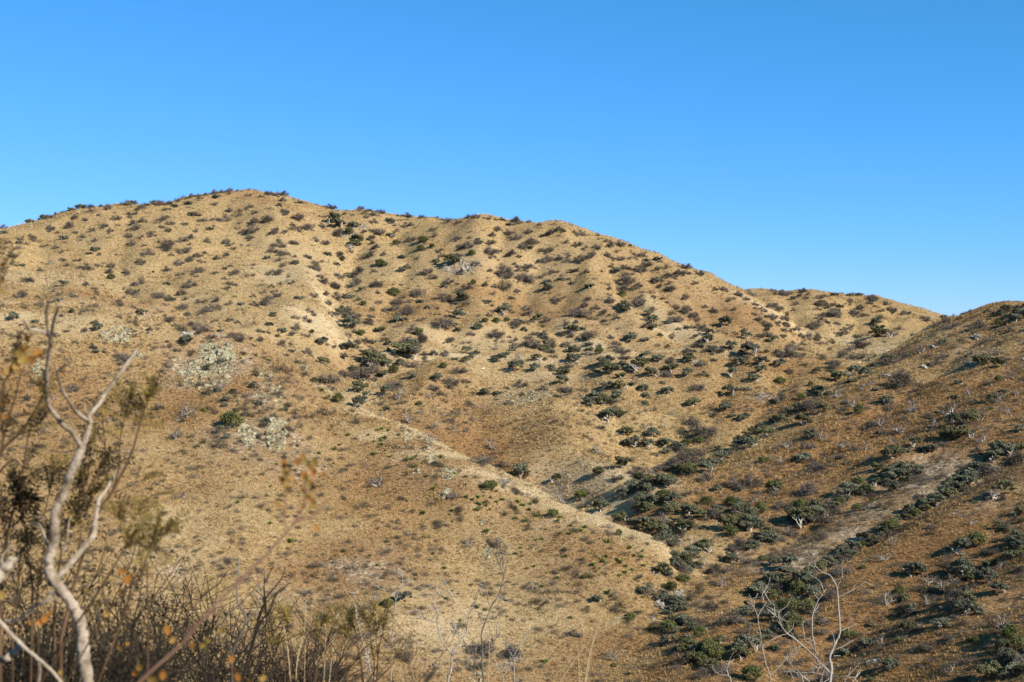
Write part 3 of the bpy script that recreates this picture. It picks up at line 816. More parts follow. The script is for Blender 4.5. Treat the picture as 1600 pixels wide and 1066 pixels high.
# ------------------------------------------------------------------ every tree and shrub one can pick out, read off the photograph
# per tile: (left, top) of the tile in the photograph, then x,y,width,kind in tile units of 1/3.135 pixel
# o oak, g grey leafless mesquite, w bare white-limbed tree, j juniper, b brown shrub, a agave
TILES = [
((0, 250), """35,315,50,g;20,350,35,o;145,288,50,o;210,264,40,j;232,272,25,o;278,242,22,g;305,232,30,g;347,224,30,o;392,207,50,o;500,187,20,g;520,187,18,g;648,199,45,o;725,187,25,o;752,205,35,o;788,191,15,g;822,190,20,g;888,182,45,g;968,187,35,g;1004,163,20,g;980,165,20,g;1060,152,30,g;1095,152,25,g;1060,176,35,o;1135,133,30,g;1165,133,18,g;
540,230,40,g;640,245,45,g;688,230,40,g;728,247,40,g;815,237,30,g;825,213,25,g;857,222,30,o;925,207,35,o;930,225,30,g;1042,212,30,g;1130,245,45,g;1150,193,35,g;1215,222,45,g;1165,267,30,g;940,262,35,o;805,278,60,g;905,310,30,o;1080,282,60,g;1178,300,30,g;1168,325,35,g;1030,335,30,o;375,282,30,g;425,288,25,g;485,262,30,g;492,308,35,g;350,320,50,g;287,355,20,g;248,343,30,g;312,378,35,o;395,380,45,g;475,375,55,g;452,340,28,g;578,316,25,b;550,342,28,g;660,304,30,g;700,298,35,g;655,336,18,j;640,365,35,g;743,370,32,g;800,326,28,g;832,343,28,g;630,407,30,g;712,410,25,g;815,410,62,g;892,385,40,g;925,375,35,g;1010,392,42,g;962,350,22,g;1128,415,30,g;1215,382,35,g;1228,405,45,g;70,415,65,g;55,457,42,g;212,420,32,g;282,425,28,g;170,385,60,b;468,433,42,o;435,455,28,o;705,448,60,g;898,442,45,g;1010,455,25,g;1100,468,45,g;1052,480,30,g;1228,500,50,g;830,462,25,g;315,485,28,g;255,500,40,w;200,495,25,g;107,512,28,o;430,522,42,g;552,518,35,g;612,540,42,g;678,497,42,g;888,495,38,g;942,488,40,g;1000,492,28,g;137,580,58,g;312,602,50,o;527,543,35,g;540,570,50,j;752,547,20,j;880,557,32,g;932,540,32,g;980,543,28,g;1100,530,26,o;1165,546,32,g;1240,550,45,g;1055,550,28,g;435,608,28,g;495,605,28,g;665,595,70,g;818,600,38,o;950,598,55,g;1088,577,25,g;1138,600,40,g;1102,625,35,g;115,655,65,g;183,670,25,o;285,682,35,o;358,657,42,g;395,692,38,g;200,702,45,g;130,718,60,b;412,712,20,w;463,640,45,b;605,635,15,j;635,645,45,g;668,668,35,w;575,710,22,w;470,708,55,b;775,658,60,g;845,680,32,o;803,700,35,g;888,650,38,g;903,680,25,g;875,715,55,g;1022,672,50,g;1150,665,35,b;1060,638,25,g;1028,718,70,g;1115,700,40,g;1180,703,32,o;1230,700,40,g;695,748,48,o;355,743,35,j;65,775,55,o;172,788,32,o;930,755,40,g;985,762,30,w;830,778,45,g;1128,770,40,g;1050,785,25,g;985,815,50,g;1080,832,28,o;1175,860,70,g;595,768,45,b;655,790,60,b;480,820,55,o;270,848,25,o;205,895,55,b;470,935,32,o;590,970,70,g;912,885,60,o;900,820,70,b;820,990,45,w"""),
((350, 270), """225,92,50,g;288,101,35,g;340,128,20,b;440,132,28,g;493,145,14,g;525,152,35,g;592,162,32,g;658,170,35,g;716,172,22,g;770,187,35,g;855,210,15,g;895,205,35,g;965,206,20,g;1040,212,22,g;1105,217,35,g;1145,210,30,g;1188,203,28,g;185,105,35,g;220,163,45,g;272,152,38,o;372,145,22,o;160,235,40,g;215,222,55,g;288,190,40,g;375,210,65,g;435,185,45,g;345,265,50,g;410,262,55,g;468,255,30,g;540,228,60,o;560,250,60,o;612,290,58,j;545,290,60,g;635,245,60,o;625,197,35,g;592,200,20,o;738,203,38,g;812,228,35,o;850,240,55,g;900,245,50,g;755,278,60,g;815,303,42,o;850,288,45,b;975,325,58,j;965,368,48,j;1022,358,38,j;1050,378,30,g;845,340,48,j;728,345,28,j;640,345,70,o;655,320,50,o;455,322,45,g;500,332,35,g;440,350,30,g;358,340,45,g;245,343,60,g;160,265,50,g;213,412,38,o;300,388,40,g;335,400,35,g;265,375,35,g;353,434,38,o;412,410,30,g;258,463,65,g;302,440,45,g;430,452,60,b;508,395,35,o;550,442,38,o;575,395,38,b;470,430,35,b;548,490,40,g;480,525,50,g;540,545,60,g;325,535,35,g;318,508,15,o;280,540,45,b;165,550,45,b;260,582,40,g;230,600,55,g;370,607,38,o;190,628,70,g;445,597,42,g;535,600,40,g;623,603,32,o;508,628,50,w;720,390,70,g;620,385,30,b;765,440,60,j;785,450,40,j;875,408,42,o;955,415,35,b;1040,427,40,o;1070,405,25,g;1115,430,80,o;1215,392,42,j;1190,355,45,g;1135,320,35,g;1200,280,35,g;1030,300,50,b;1245,325,20,o;745,480,35,b;878,474,45,o;995,487,50,g;630,500,40,o;655,530,55,g;672,472,50,g;742,540,62,g;1025,510,35,g;1115,525,38,g;1078,552,30,o;925,520,20,b;830,582,75,j;868,548,20,o;675,562,30,o;683,640,45,j;945,585,75,g;885,605,45,b;1065,605,60,g;1165,610,70,o;1220,540,38,j;1180,555,55,g;795,665,30,g;730,665,50,b;875,670,80,g;850,630,60,g;960,625,40,o;995,658,30,o;1135,637,32,o;845,720,45,o;885,712,32,o;428,672,50,g;415,712,60,g;238,690,40,o;345,700,50,b;222,735,42,o;340,750,55,g;283,770,38,o;548,688,40,o;575,722,28,o;620,740,70,o;615,688,40,g;655,690,45,g;700,728,50,g;1150,700,60,o;1060,730,90,g;1125,740,35,o;1145,765,35,o;148,735,30,g;183,770,30,g;430,780,32,j;263,800,28,j;278,828,60,g;330,870,32,o;328,835,35,b;480,830,58,o;390,870,45,g;615,790,38,g;765,763,55,o;668,785,50,j;610,820,20,b;720,823,42,o;803,828,42,o;955,780,60,j;940,755,40,g;985,812,70,g;1115,820,40,g;1205,815,42,g;1240,758,40,o;600,850,75,o;590,910,45,o;485,920,62,o;395,950,50,w;370,968,45,g;365,928,30,o;890,860,120,o;910,885,90,o;880,825,90,g;700,895,80,o;745,925,90,o;690,960,110,g;650,975,100,g;835,960,70,j;780,985,50,o;865,935,45,o;800,935,50,o;930,935,50,g;985,922,28,g;1025,880,40,o;1080,875,60,w;1075,945,45,j;1130,912,28,o;1185,918,48,o;1150,960,60,g;1225,890,60,o;1190,870,45,o;925,990,55,o;1040,1005,50,o;1095,1020,70,g;835,1030,70,g;590,985,70,g;520,1000,80,g;440,1015,50,j;480,1015,45,o;665,1048,70,o;680,1015,28,o;740,1010,30,g;1025,1050,40,g;1190,1015,30,g;530,1050,30,g"""),
((700, 300), """180,120,30,g;267,135,28,g;300,130,20,g;345,143,42,g;398,145,22,g;300,157,28,o;407,188,32,g;538,182,30,g;572,190,22,g;635,200,50,g;685,213,14,g;740,230,14,g;770,236,30,g;800,240,18,g;850,246,40,g;893,260,20,o;970,290,28,g;1030,320,45,o;1130,360,12,g;1168,362,35,g;1207,382,28,g;1235,400,25,g;158,232,42,g;105,255,30,g;220,280,50,g;210,208,30,g;250,185,35,g;172,188,22,b;320,210,35,g;350,213,35,g;378,240,30,g;425,238,38,g;467,214,28,o;548,213,35,b;580,240,32,g;635,252,35,g;490,280,35,g;302,300,42,g;405,272,28,o;447,282,15,b;118,298,45,j;583,291,32,g;575,320,60,g;655,330,45,g;715,303,32,g;740,265,50,g;788,260,35,g;832,290,25,g;795,308,35,b;850,323,30,g;887,327,25,g;920,292,40,g;960,350,60,g;970,335,30,o;915,372,40,g;1030,380,25,j;1070,360,50,b;1140,400,30,g;272,355,50,g;262,385,70,g;328,375,35,g;375,367,35,g;205,388,22,g;385,412,75,g;456,412,38,g;260,445,90,b;215,485,45,g;490,435,35,o;488,470,55,o;550,422,28,o;617,380,42,o;615,442,30,o;540,388,28,b;750,385,28,b;798,360,35,g;828,387,45,o;720,415,35,g;870,410,60,g;918,450,38,b;690,460,45,o;780,450,45,b;860,465,50,g;855,502,50,j;980,470,70,g;1017,435,45,o;1095,470,45,g;1165,500,50,b;690,520,45,b;785,530,35,w;525,533,50,g;190,535,38,o;275,573,85,o;388,590,45,g;395,565,40,g;452,600,35,o;425,628,45,o;650,578,85,g;710,565,38,g;705,612,60,b;865,560,60,o;870,580,45,o;905,545,60,g;940,512,40,g;953,542,28,g;925,595,30,b;790,603,18,j;765,627,28,o;828,615,28,o;1000,570,55,b;985,595,45,o;1000,625,60,o;1005,665,45,o;1040,700,30,o;1100,585,60,b;1160,572,45,g;1192,602,38,g;1115,615,60,g;1145,617,40,g;1175,657,42,o;1085,635,30,o;1210,655,45,g;182,628,38,j;237,634,45,j;287,625,42,j;315,650,50,g;342,632,45,o;370,668,40,o;225,692,65,g;148,663,45,o;272,685,35,g;465,657,32,j;490,710,65,g;550,662,30,w;605,670,75,o;575,640,55,b;660,668,30,o;690,700,65,g;690,740,38,o;640,715,30,b;380,730,85,g;420,720,32,g;312,720,55,g;232,760,45,w;285,790,35,o;318,765,40,o;480,765,50,o;475,820,30,j;435,810,55,o;425,860,55,o;500,850,42,o;247,820,65,o;345,805,55,w;328,860,80,o;575,750,45,o;610,780,80,o;615,815,75,o;590,850,45,g;565,880,65,o;560,920,65,o;690,780,45,o;740,780,55,j;895,714,65,o;968,722,38,o;832,738,35,g;850,765,50,g;965,800,50,o;1030,820,60,o;980,785,50,b;770,830,80,o;845,855,75,o;795,875,80,o;845,900,50,o;728,873,42,o;900,872,40,o;940,840,85,o;910,900,45,w;995,888,60,o;1090,865,70,o;1090,895,60,g;1080,830,55,g;1180,820,60,o;1157,775,50,g;1205,775,28,o;1172,888,52,o;1235,885,45,g;1245,845,30,o;1080,750,50,b;660,915,55,w;655,965,75,b;580,965,60,g;780,945,65,o;840,950,55,o;905,938,40,o;955,965,60,o;970,995,40,o;1075,970,62,o;1215,950,65,g;1050,935,25,o;720,1000,80,o;760,1020,80,o;828,1000,55,o;800,1030,55,o;690,1035,60,o;968,1035,40,o;1200,1035,65,o;495,975,32,g;540,997,32,o;450,955,50,g;375,935,55,g;340,915,60,g;295,960,25,g;240,985,35,g;180,985,45,o;355,985,50,b"""),
((900, 500), """650,60,45,o;728,13,70,o;835,78,55,o;942,18,45,g;940,65,45,g;975,92,45,o;945,95,40,o;1022,20,32,j;1020,50,32,o;1015,78,28,o;1050,97,45,g;1068,45,25,o;1095,130,45,g;1168,78,60,g;1170,15,60,b;1240,100,30,g;1060,160,90,g;760,127,50,o;855,150,85,o;932,158,32,j;700,147,35,g;645,95,50,o;630,30,60,b;800,200,70,o;765,183,45,w;905,198,80,o;995,215,60,o;1055,250,45,g;1120,205,50,g;1180,247,45,o;1210,180,50,g;1240,210,28,o;770,255,55,o;675,197,30,o;630,208,45,g;905,250,60,o;873,285,60,o;860,230,20,j;1000,300,60,j;755,350,70,o;830,332,40,o;868,360,35,w;1010,380,60,g;1185,340,55,o;1235,365,50,o;1105,380,50,j;1150,315,32,j;655,425,75,b;735,425,60,o;850,435,35,w;165,475,85,o;222,460,50,o;118,522,32,g;340,508,48,w;245,545,75,o;370,557,65,o;285,600,65,o;255,610,70,o;350,605,65,o;435,598,70,o;465,450,55,w;340,448,35,w;600,520,110,g;580,500,60,g;640,540,60,g;660,440,60,g;705,490,30,w;760,468,40,o;820,483,62,o;1005,500,40,g;1045,480,60,g;1110,425,80,g;1160,410,90,g;1210,435,70,o;1115,495,70,o;1085,430,60,o;920,545,95,o;960,555,50,w;850,600,80,o;800,605,60,o;760,635,70,g;715,665,70,o;680,700,80,o;640,720,80,o;600,590,60,j;540,600,60,j;545,650,90,j;520,690,80,g;570,680,90,g;600,650,70,g;560,730,90,j;500,740,80,g;430,720,60,g;440,790,100,o;390,790,90,o;350,810,80,o;280,800,75,o;370,740,50,w;310,740,70,g;300,720,45,g;235,700,85,o;108,740,55,o;100,630,75,w;20,690,40,w;30,850,85,j;120,915,90,o;210,975,75,o;45,910,40,g;190,770,35,g;395,655,30,g;350,915,75,o;375,880,80,o;430,865,90,j;470,910,90,o;480,880,80,o;340,930,60,o;535,845,40,g;610,820,80,g;655,770,60,g;690,828,45,o;775,785,70,g;805,830,45,o;870,775,80,g;965,820,80,j;1120,830,90,g;1160,830,40,w;920,685,60,j;1010,680,60,w;1050,595,90,w;1110,675,80,o;1150,560,75,o;1210,570,80,w;1145,615,50,g;1190,715,70,g;1130,740,40,o;880,870,65,w;910,925,85,j;760,895,75,j;640,890,65,j;690,930,60,o;555,930,80,o;600,950,80,o;650,945,90,g;715,960,40,w;330,990,110,o;400,1020,110,o;290,1010,80,o;440,1000,90,g;500,990,80,o;540,1010,80,o;570,1010,50,g;520,1040,60,j;740,1000,100,o;810,980,110,j;850,1010,100,o;760,1040,90,j;860,960,60,g;1090,960,110,o;1150,960,90,j;1200,950,90,g;1240,920,80,g;1100,900,80,j;1180,920,70,o;1020,1030,60,w;940,1040,70,o;1000,1050,80,g"""),
((1200, 420), """70,98,20,g;40,108,30,g;185,105,30,g;323,118,45,o;400,110,28,o;445,122,35,o;505,140,40,g;515,150,35,o;580,163,50,g;665,215,35,g;685,205,28,g;780,240,40,g;750,235,30,b;862,233,30,o;900,225,30,g;960,210,25,g;990,203,20,g;1035,200,25,g;1070,207,30,g;1140,205,45,g;1185,220,50,o;1215,210,60,o;1245,200,60,o;1210,240,70,o;125,140,30,o;152,130,22,o;68,118,28,o;145,165,30,g;20,175,45,g;45,190,40,g;88,215,45,b;15,235,40,g;80,270,35,g;265,173,55,g;235,170,30,b;215,190,35,g;352,180,32,o;330,200,30,g;320,215,65,g;408,217,42,g;397,165,25,b;450,185,30,g;525,180,30,b;270,230,35,b;555,235,60,b;600,200,40,g;545,205,25,b;345,265,28,g;390,267,30,g;390,290,30,g;240,275,60,g;530,268,50,o;545,305,90,o;590,310,60,g;480,318,60,b;650,285,50,b;715,322,30,o;745,350,45,b;685,372,48,b;575,355,30,b;620,430,100,g;590,440,60,o;440,428,60,g;382,335,32,g;442,333,32,b;468,372,70,g;365,412,60,g;325,468,60,g;340,530,75,o;425,500,70,o;480,510,60,o;520,480,45,o;415,550,60,o;760,390,75,w;840,370,50,b;800,455,75,g;855,430,38,g;865,345,50,o;810,320,60,b;890,275,60,g;930,265,50,g;820,280,35,g;945,235,60,b;970,250,50,b;965,350,60,b;910,380,60,b;978,300,32,o;1100,325,75,g;1125,262,45,j;1190,300,50,g;1045,260,80,g;1245,300,30,o;1130,365,60,b;1050,445,90,o;1130,460,75,o;1075,240,40,b;1015,265,40,g;1130,540,50,j;1175,515,55,w;930,555,38,o;985,605,50,w;915,628,38,o;1130,635,60,w;1105,630,60,o;1225,600,60,w;1150,605,50,o;1185,690,60,w;1090,685,25,j;635,495,90,w;690,540,120,g;750,560,45,w;510,555,50,w;460,575,60,w;530,585,40,o;610,580,40,b;575,640,80,o;590,645,50,w;420,650,70,w;450,695,70,j;710,670,90,w;885,690,90,w;840,710,50,o;560,745,70,w;485,765,60,g;550,805,60,o;665,770,90,w;810,755,60,w;910,742,75,o;995,735,85,o;720,845,70,o;610,840,60,w;480,865,60,w;385,850,80,w;790,885,80,o;890,820,90,o;950,810,80,o;1040,825,80,w;1000,800,60,g;1040,770,50,w;1235,780,60,o;610,900,90,o;680,885,40,o;380,945,75,b;470,930,70,w;475,985,65,g;545,980,60,o;640,1000,110,o;600,1020,90,o;690,990,80,g;440,1040,80,j;530,1050,50,o;1020,970,90,o;1150,890,110,o;1220,870,80,o;1110,920,90,o;1190,920,100,g;1130,960,100,g;1080,990,90,g;1000,1010,80,o;1090,1030,70,b;990,1050,70,o;330,610,60,w;360,700,50,b"""),
((800, 726), """485,300,45,w;522,340,45,j;200,245,70,j;152,255,30,w;110,240,50,b;240,170,60,w;75,140,45,w;115,187,28,j;355,205,40,g;45,45,90,o;220,65,55,o;240,110,50,w;510,60,50,g;425,35,55,o;880,430,90,o;830,480,90,o;740,520,80,o;800,470,60,o;920,390,70,g;950,400,70,o;925,480,70,w;900,495,60,o;990,510,75,g;1070,460,80,o;1110,450,80,w;1160,465,70,g;1225,455,60,j;1130,395,70,g;1165,405,60,o;1060,405,50,g;1230,360,80,o;1025,575,60,w;840,560,80,j;780,600,70,j;860,640,100,b;900,620,80,b;915,705,60,w;960,700,60,g;1060,740,110,g;1040,770,60,j;970,800,50,w;925,825,80,j;760,790,110,j;840,760,90,o;880,750,90,g;860,880,100,j;960,900,110,j;1000,930,110,j;930,950,90,j;1010,860,70,o;1130,890,120,o;1180,880,90,o;1120,920,110,o;1170,1030,130,j;1215,620,100,o;1200,760,70,g;970,1000,100,g;1040,990,80,g;900,1040,60,b;575,755,70,j;530,700,90,b;680,800,50,j;500,940,90,w;350,565,30,j;280,820,70,g;160,965,45,a;290,750,30,a;25,910,90,g;100,595,50,w;420,660,50,o;530,480,40,a;560,500,30,a;515,470,25,a;110,505,22,a;225,560,28,a;470,640,40,a;490,650,30,a;240,340,26,a;70,275,28,a;20,260,35,a;45,415,25,a;255,425,28,a;445,465,20,a;120,375,22,a;300,310,40,g;340,320,28,a;580,405,30,a;600,445,28,a;640,430,22,a;400,500,35,a;590,525,25,a;380,560,30,a;20,435,28,a;150,600,25,a;500,980,40,j;580,1030,35,a;115,610,20,a;370,130,30,g;740,600,45,b;610,560,35,g;700,520,45,b;610,730,50,b;450,690,60,b;270,410,45,b;330,550,35,b;170,680,50,b;130,710,40,b"""),
((1200, 726), """35,115,60,o;180,135,60,w;390,140,90,o;430,125,60,j;330,140,80,w;340,185,60,j;290,220,80,g;240,240,80,o;160,240,110,o;190,270,80,o;285,280,70,b;130,300,60,g;60,345,60,w;20,350,60,o;95,490,100,o;20,475,60,o;435,215,60,j;510,175,30,j;600,300,100,j;575,320,60,j;720,240,70,j;780,205,60,j;820,180,90,o;880,140,90,o;930,115,80,o;980,80,80,o;950,90,80,g;680,260,50,o;590,370,70,w;540,360,70,g;470,360,70,o;415,400,80,o;460,395,50,j;360,420,50,o;320,450,60,g;300,480,80,o;250,500,80,j;560,440,80,w;365,510,80,g;470,505,40,j;1155,130,100,o;1240,230,60,o;1245,270,50,j;1140,270,70,w;950,245,60,w;1015,265,70,w;955,405,90,o;1020,370,110,j;965,430,40,w;1210,380,90,o;1200,440,80,o;1250,400,60,o;1080,490,60,o;1135,500,50,w;720,520,110,o;690,500,80,w;770,555,80,w;960,520,110,o;900,550,90,w;870,590,70,w;1010,560,100,o;1080,550,90,o;900,480,80,b;1135,615,90,o;1250,640,50,w;960,640,80,g;780,670,80,w;700,690,90,g;570,660,90,w;650,700,60,g;960,710,110,o;950,740,60,w;870,720,60,o;845,780,90,o;1150,770,100,w;690,790,80,o;735,790,50,w;500,790,40,o;565,815,25,j;480,875,70,o;540,870,70,w;760,910,50,j;385,840,100,j;375,930,50,o;600,980,90,o;880,1000,80,w;990,860,40,j;1020,865,50,j;1200,850,130,j;1240,880,110,j;1170,830,90,o;1180,950,100,b;1230,950,100,g;1080,1020,120,o;265,750,60,w;220,620,90,o;150,620,110,j;110,700,110,j;200,700,100,j;60,600,70,g;80,680,90,j;130,770,110,j;180,560,80,o;100,540,100,o;220,540,90,g;210,760,100,g;290,640,70,g;500,1050,40,j;650,620,70,j;20,560,80,o;15,640,90,j;20,740,80,o;1100,420,60,g;800,330,60,b;840,280,40,b;1060,430,25,a;1070,300,25,a;640,860,40,a"""),
((400, 480), """150,480,50,b;105,425,60,b;330,505,80,b;385,510,50,b;500,555,70,b;505,470,80,o;400,450,70,j;370,402,35,g;545,420,38,o;640,415,70,o;700,425,70,w;615,525,35,w;640,497,45,o;728,467,25,o;800,475,42,j;745,545,70,w;792,553,25,g;812,510,45,w;835,435,40,w;912,425,40,g;870,395,45,g;1120,420,45,o;1025,462,70,g;915,515,50,w;935,550,45,g;960,510,40,g;880,582,50,w;955,585,60,w;1030,598,45,w;1065,552,40,w;1150,670,75,w;840,645,90,w;1190,768,55,g;1090,745,80,g;1185,420,38,o;1240,470,40,g;830,690,50,b;770,745,35,b;690,685,35,b;1145,870,95,j;1210,840,75,w;610,850,70,w;425,940,40,b;970,930,60,w;455,628,28,a;385,695,35,a;410,680,25,a;310,712,30,a;345,440,35,a;325,405,40,a;360,435,25,a;600,605,30,a;620,595,28,a;650,605,25,a;610,655,22,a;700,625,30,a;580,715,25,a;770,745,30,a;380,770,20,a;100,770,30,a;635,700,22,a;1090,940,35,a;1060,950,28,a;1130,975,30,a;1080,990,35,a;820,1010,30,a;700,1050,20,a;585,550,25,a;740,745,25,a;905,730,40,a;1210,710,25,a;1150,940,25,a;1000,800,40,b;870,760,50,b;900,690,30,b"""),
((200, 480), """320,215,70,b;460,260,40,o;390,420,70,b;350,380,60,b;255,508,105,w;215,620,70,w;305,635,35,b;505,560,120,j;420,660,110,b;560,490,80,b;480,385,60,w;690,370,60,b;730,420,60,b;780,475,60,b;730,525,60,b;660,575,60,b;750,300,90,b;850,445,50,b;600,520,60,b;700,640,60,w;280,160,70,b;20,370,45,b;265,910,65,w;35,865,50,w;380,510,30,a;360,505,26,a;570,235,25,a;630,238,20,a;555,250,22,a;690,260,30,a;420,560,20,a;700,880,22,a;540,960,25,a;485,432,18,a;150,490,50,g;620,310,45,b;680,340,45,b;580,380,40,b;530,440,40,b"""),
((0, 400), """845,870,70,w;220,845,50,w;155,620,45,w;375,645,50,g;640,620,55,b;255,685,35,w;620,965,40,w;930,885,40,b;480,775,45,w;540,790,45,w;790,740,45,b;330,750,20,a;325,980,25,a;1000,755,25,a;120,700,35,g;250,420,40,b;500,600,35,b;600,700,40,b;700,800,30,b;300,560,45,b;960,940,35,b;1180,910,45,b;60,560,40,b;420,700,35,b"""),
((400, 726), """420,155,40,b;610,75,75,w;900,290,75,b;975,160,60,w;760,230,40,b;740,335,30,w;1040,385,65,w;700,480,50,b;575,660,70,w;640,685,80,j;725,650,85,o;240,625,65,w;435,390,35,w;330,505,30,w;825,360,28,a;645,378,28,a;595,495,30,a;375,480,22,a;430,425,30,a;170,370,45,a;70,285,30,a;740,100,16,a;820,240,35,a;740,178,20,a;925,510,28,a;1055,590,28,a;935,665,30,a;960,620,20,a;1000,770,28,a;1085,705,40,a;1120,710,30,a;1230,745,22,a;850,385,16,a;950,250,16,a;870,605,40,b;1130,320,40,a;1100,200,30,a;560,450,22,a;380,985,100,g;750,940,70,g;1235,920,90,g;1080,900,110,g;1100,990,60,j;1000,240,50,b;680,280,40,b;540,500,40,b;1080,60,30,b;260,85,40,b;40,150,35,b;190,250,40,b;330,50,30,b;560,200,35,b;480,300,35,b;620,560,30,b;860,430,40,b;780,700,25,b"""),
]
SPOTS = []
# untidy bushes that make the thickets continuous: (path, spread px, count, width px)
THICKET = [([(1055, 690), (1065, 720), (1040, 745), (1000, 760), (1000, 800), (1030, 820), (1075, 850), (1060, 885), (1040, 910), (1045, 950), (1060, 990), (1085, 1020), (1110, 1055)], 20, 62, (18, 34)),
           ([(1600, 695), (1560, 712), (1520, 735), (1480, 765), (1440, 790), (1400, 815), (1360, 845), (1320, 860), (1285, 880), (1250, 900), (1215, 915), (1180, 930), (1150, 960)], 9, 52, (16, 30)),
           ([(1440, 735), (1390, 755), (1340, 775), (1300, 790), (1260, 805), (1215, 830), (1180, 850), (1130, 860), (1090, 870)], 10, 30, (15, 28)),
           ([(1210, 935), (1240, 950), (1230, 990), (1190, 1020)], 26, 18, (20, 34)), ([(1150, 820), (1180, 810), (1160, 790)], 20, 10, (18, 30)),
           ([(525, 590), (560, 575), (590, 560), (630, 545), (650, 535)], 12, 26, (12, 22)), ([(555, 385), (545, 420), (535, 470), (545, 510), (570, 560)], 9, 16, (10, 16)),
           ([(1290, 600), (1240, 640), (1180, 670), (1130, 700), (1090, 730)], 9, 20, (14, 24)), ([(1100, 545), (1130, 545), (1200, 550), (1260, 560)], 8, 8, (12, 20)),
           ([(1560, 1030), (1590, 1010), (1600, 1050)], 16, 8, (24, 40)), ([(1420, 930), (1460, 920), (1520, 930), (1500, 960)], 24, 14, (18, 32)), ([(1555, 810), (1590, 850), (1590, 900)], 14, 7, (18, 30)),
           ([(850, 520), (860, 560), (880, 590)], 12, 8, (12, 20)), ([(330, 560), (300, 600), (350, 640), (400, 590), (350, 690), (440, 640)], 22, 20, (10, 20))]
_r = np.random.RandomState(77)
for path, sp, cnt, (w0, w1) in THICKET:
    pp = np.array(path, float)
    for q in range(cnt):
        t = _r.rand() * (len(pp) - 1); i = min(int(t), len(pp) - 2)
        c = pp[i] + (pp[i + 1] - pp[i]) * (t - i) + _r.randn(2) * sp * [.6, .45]
        SPOTS.append((c[0], c[1], _r.uniform(w0, w1), 't'))
for (tx, ty), txt in TILES:
    for it in txt.replace('\n', '').split(';'):
        a, b, w, k = it.split(',')
        SPOTS.append((tx + float(a) / 3.135, ty + float(b) / 3.135, float(w) / 3.135, k.strip()))

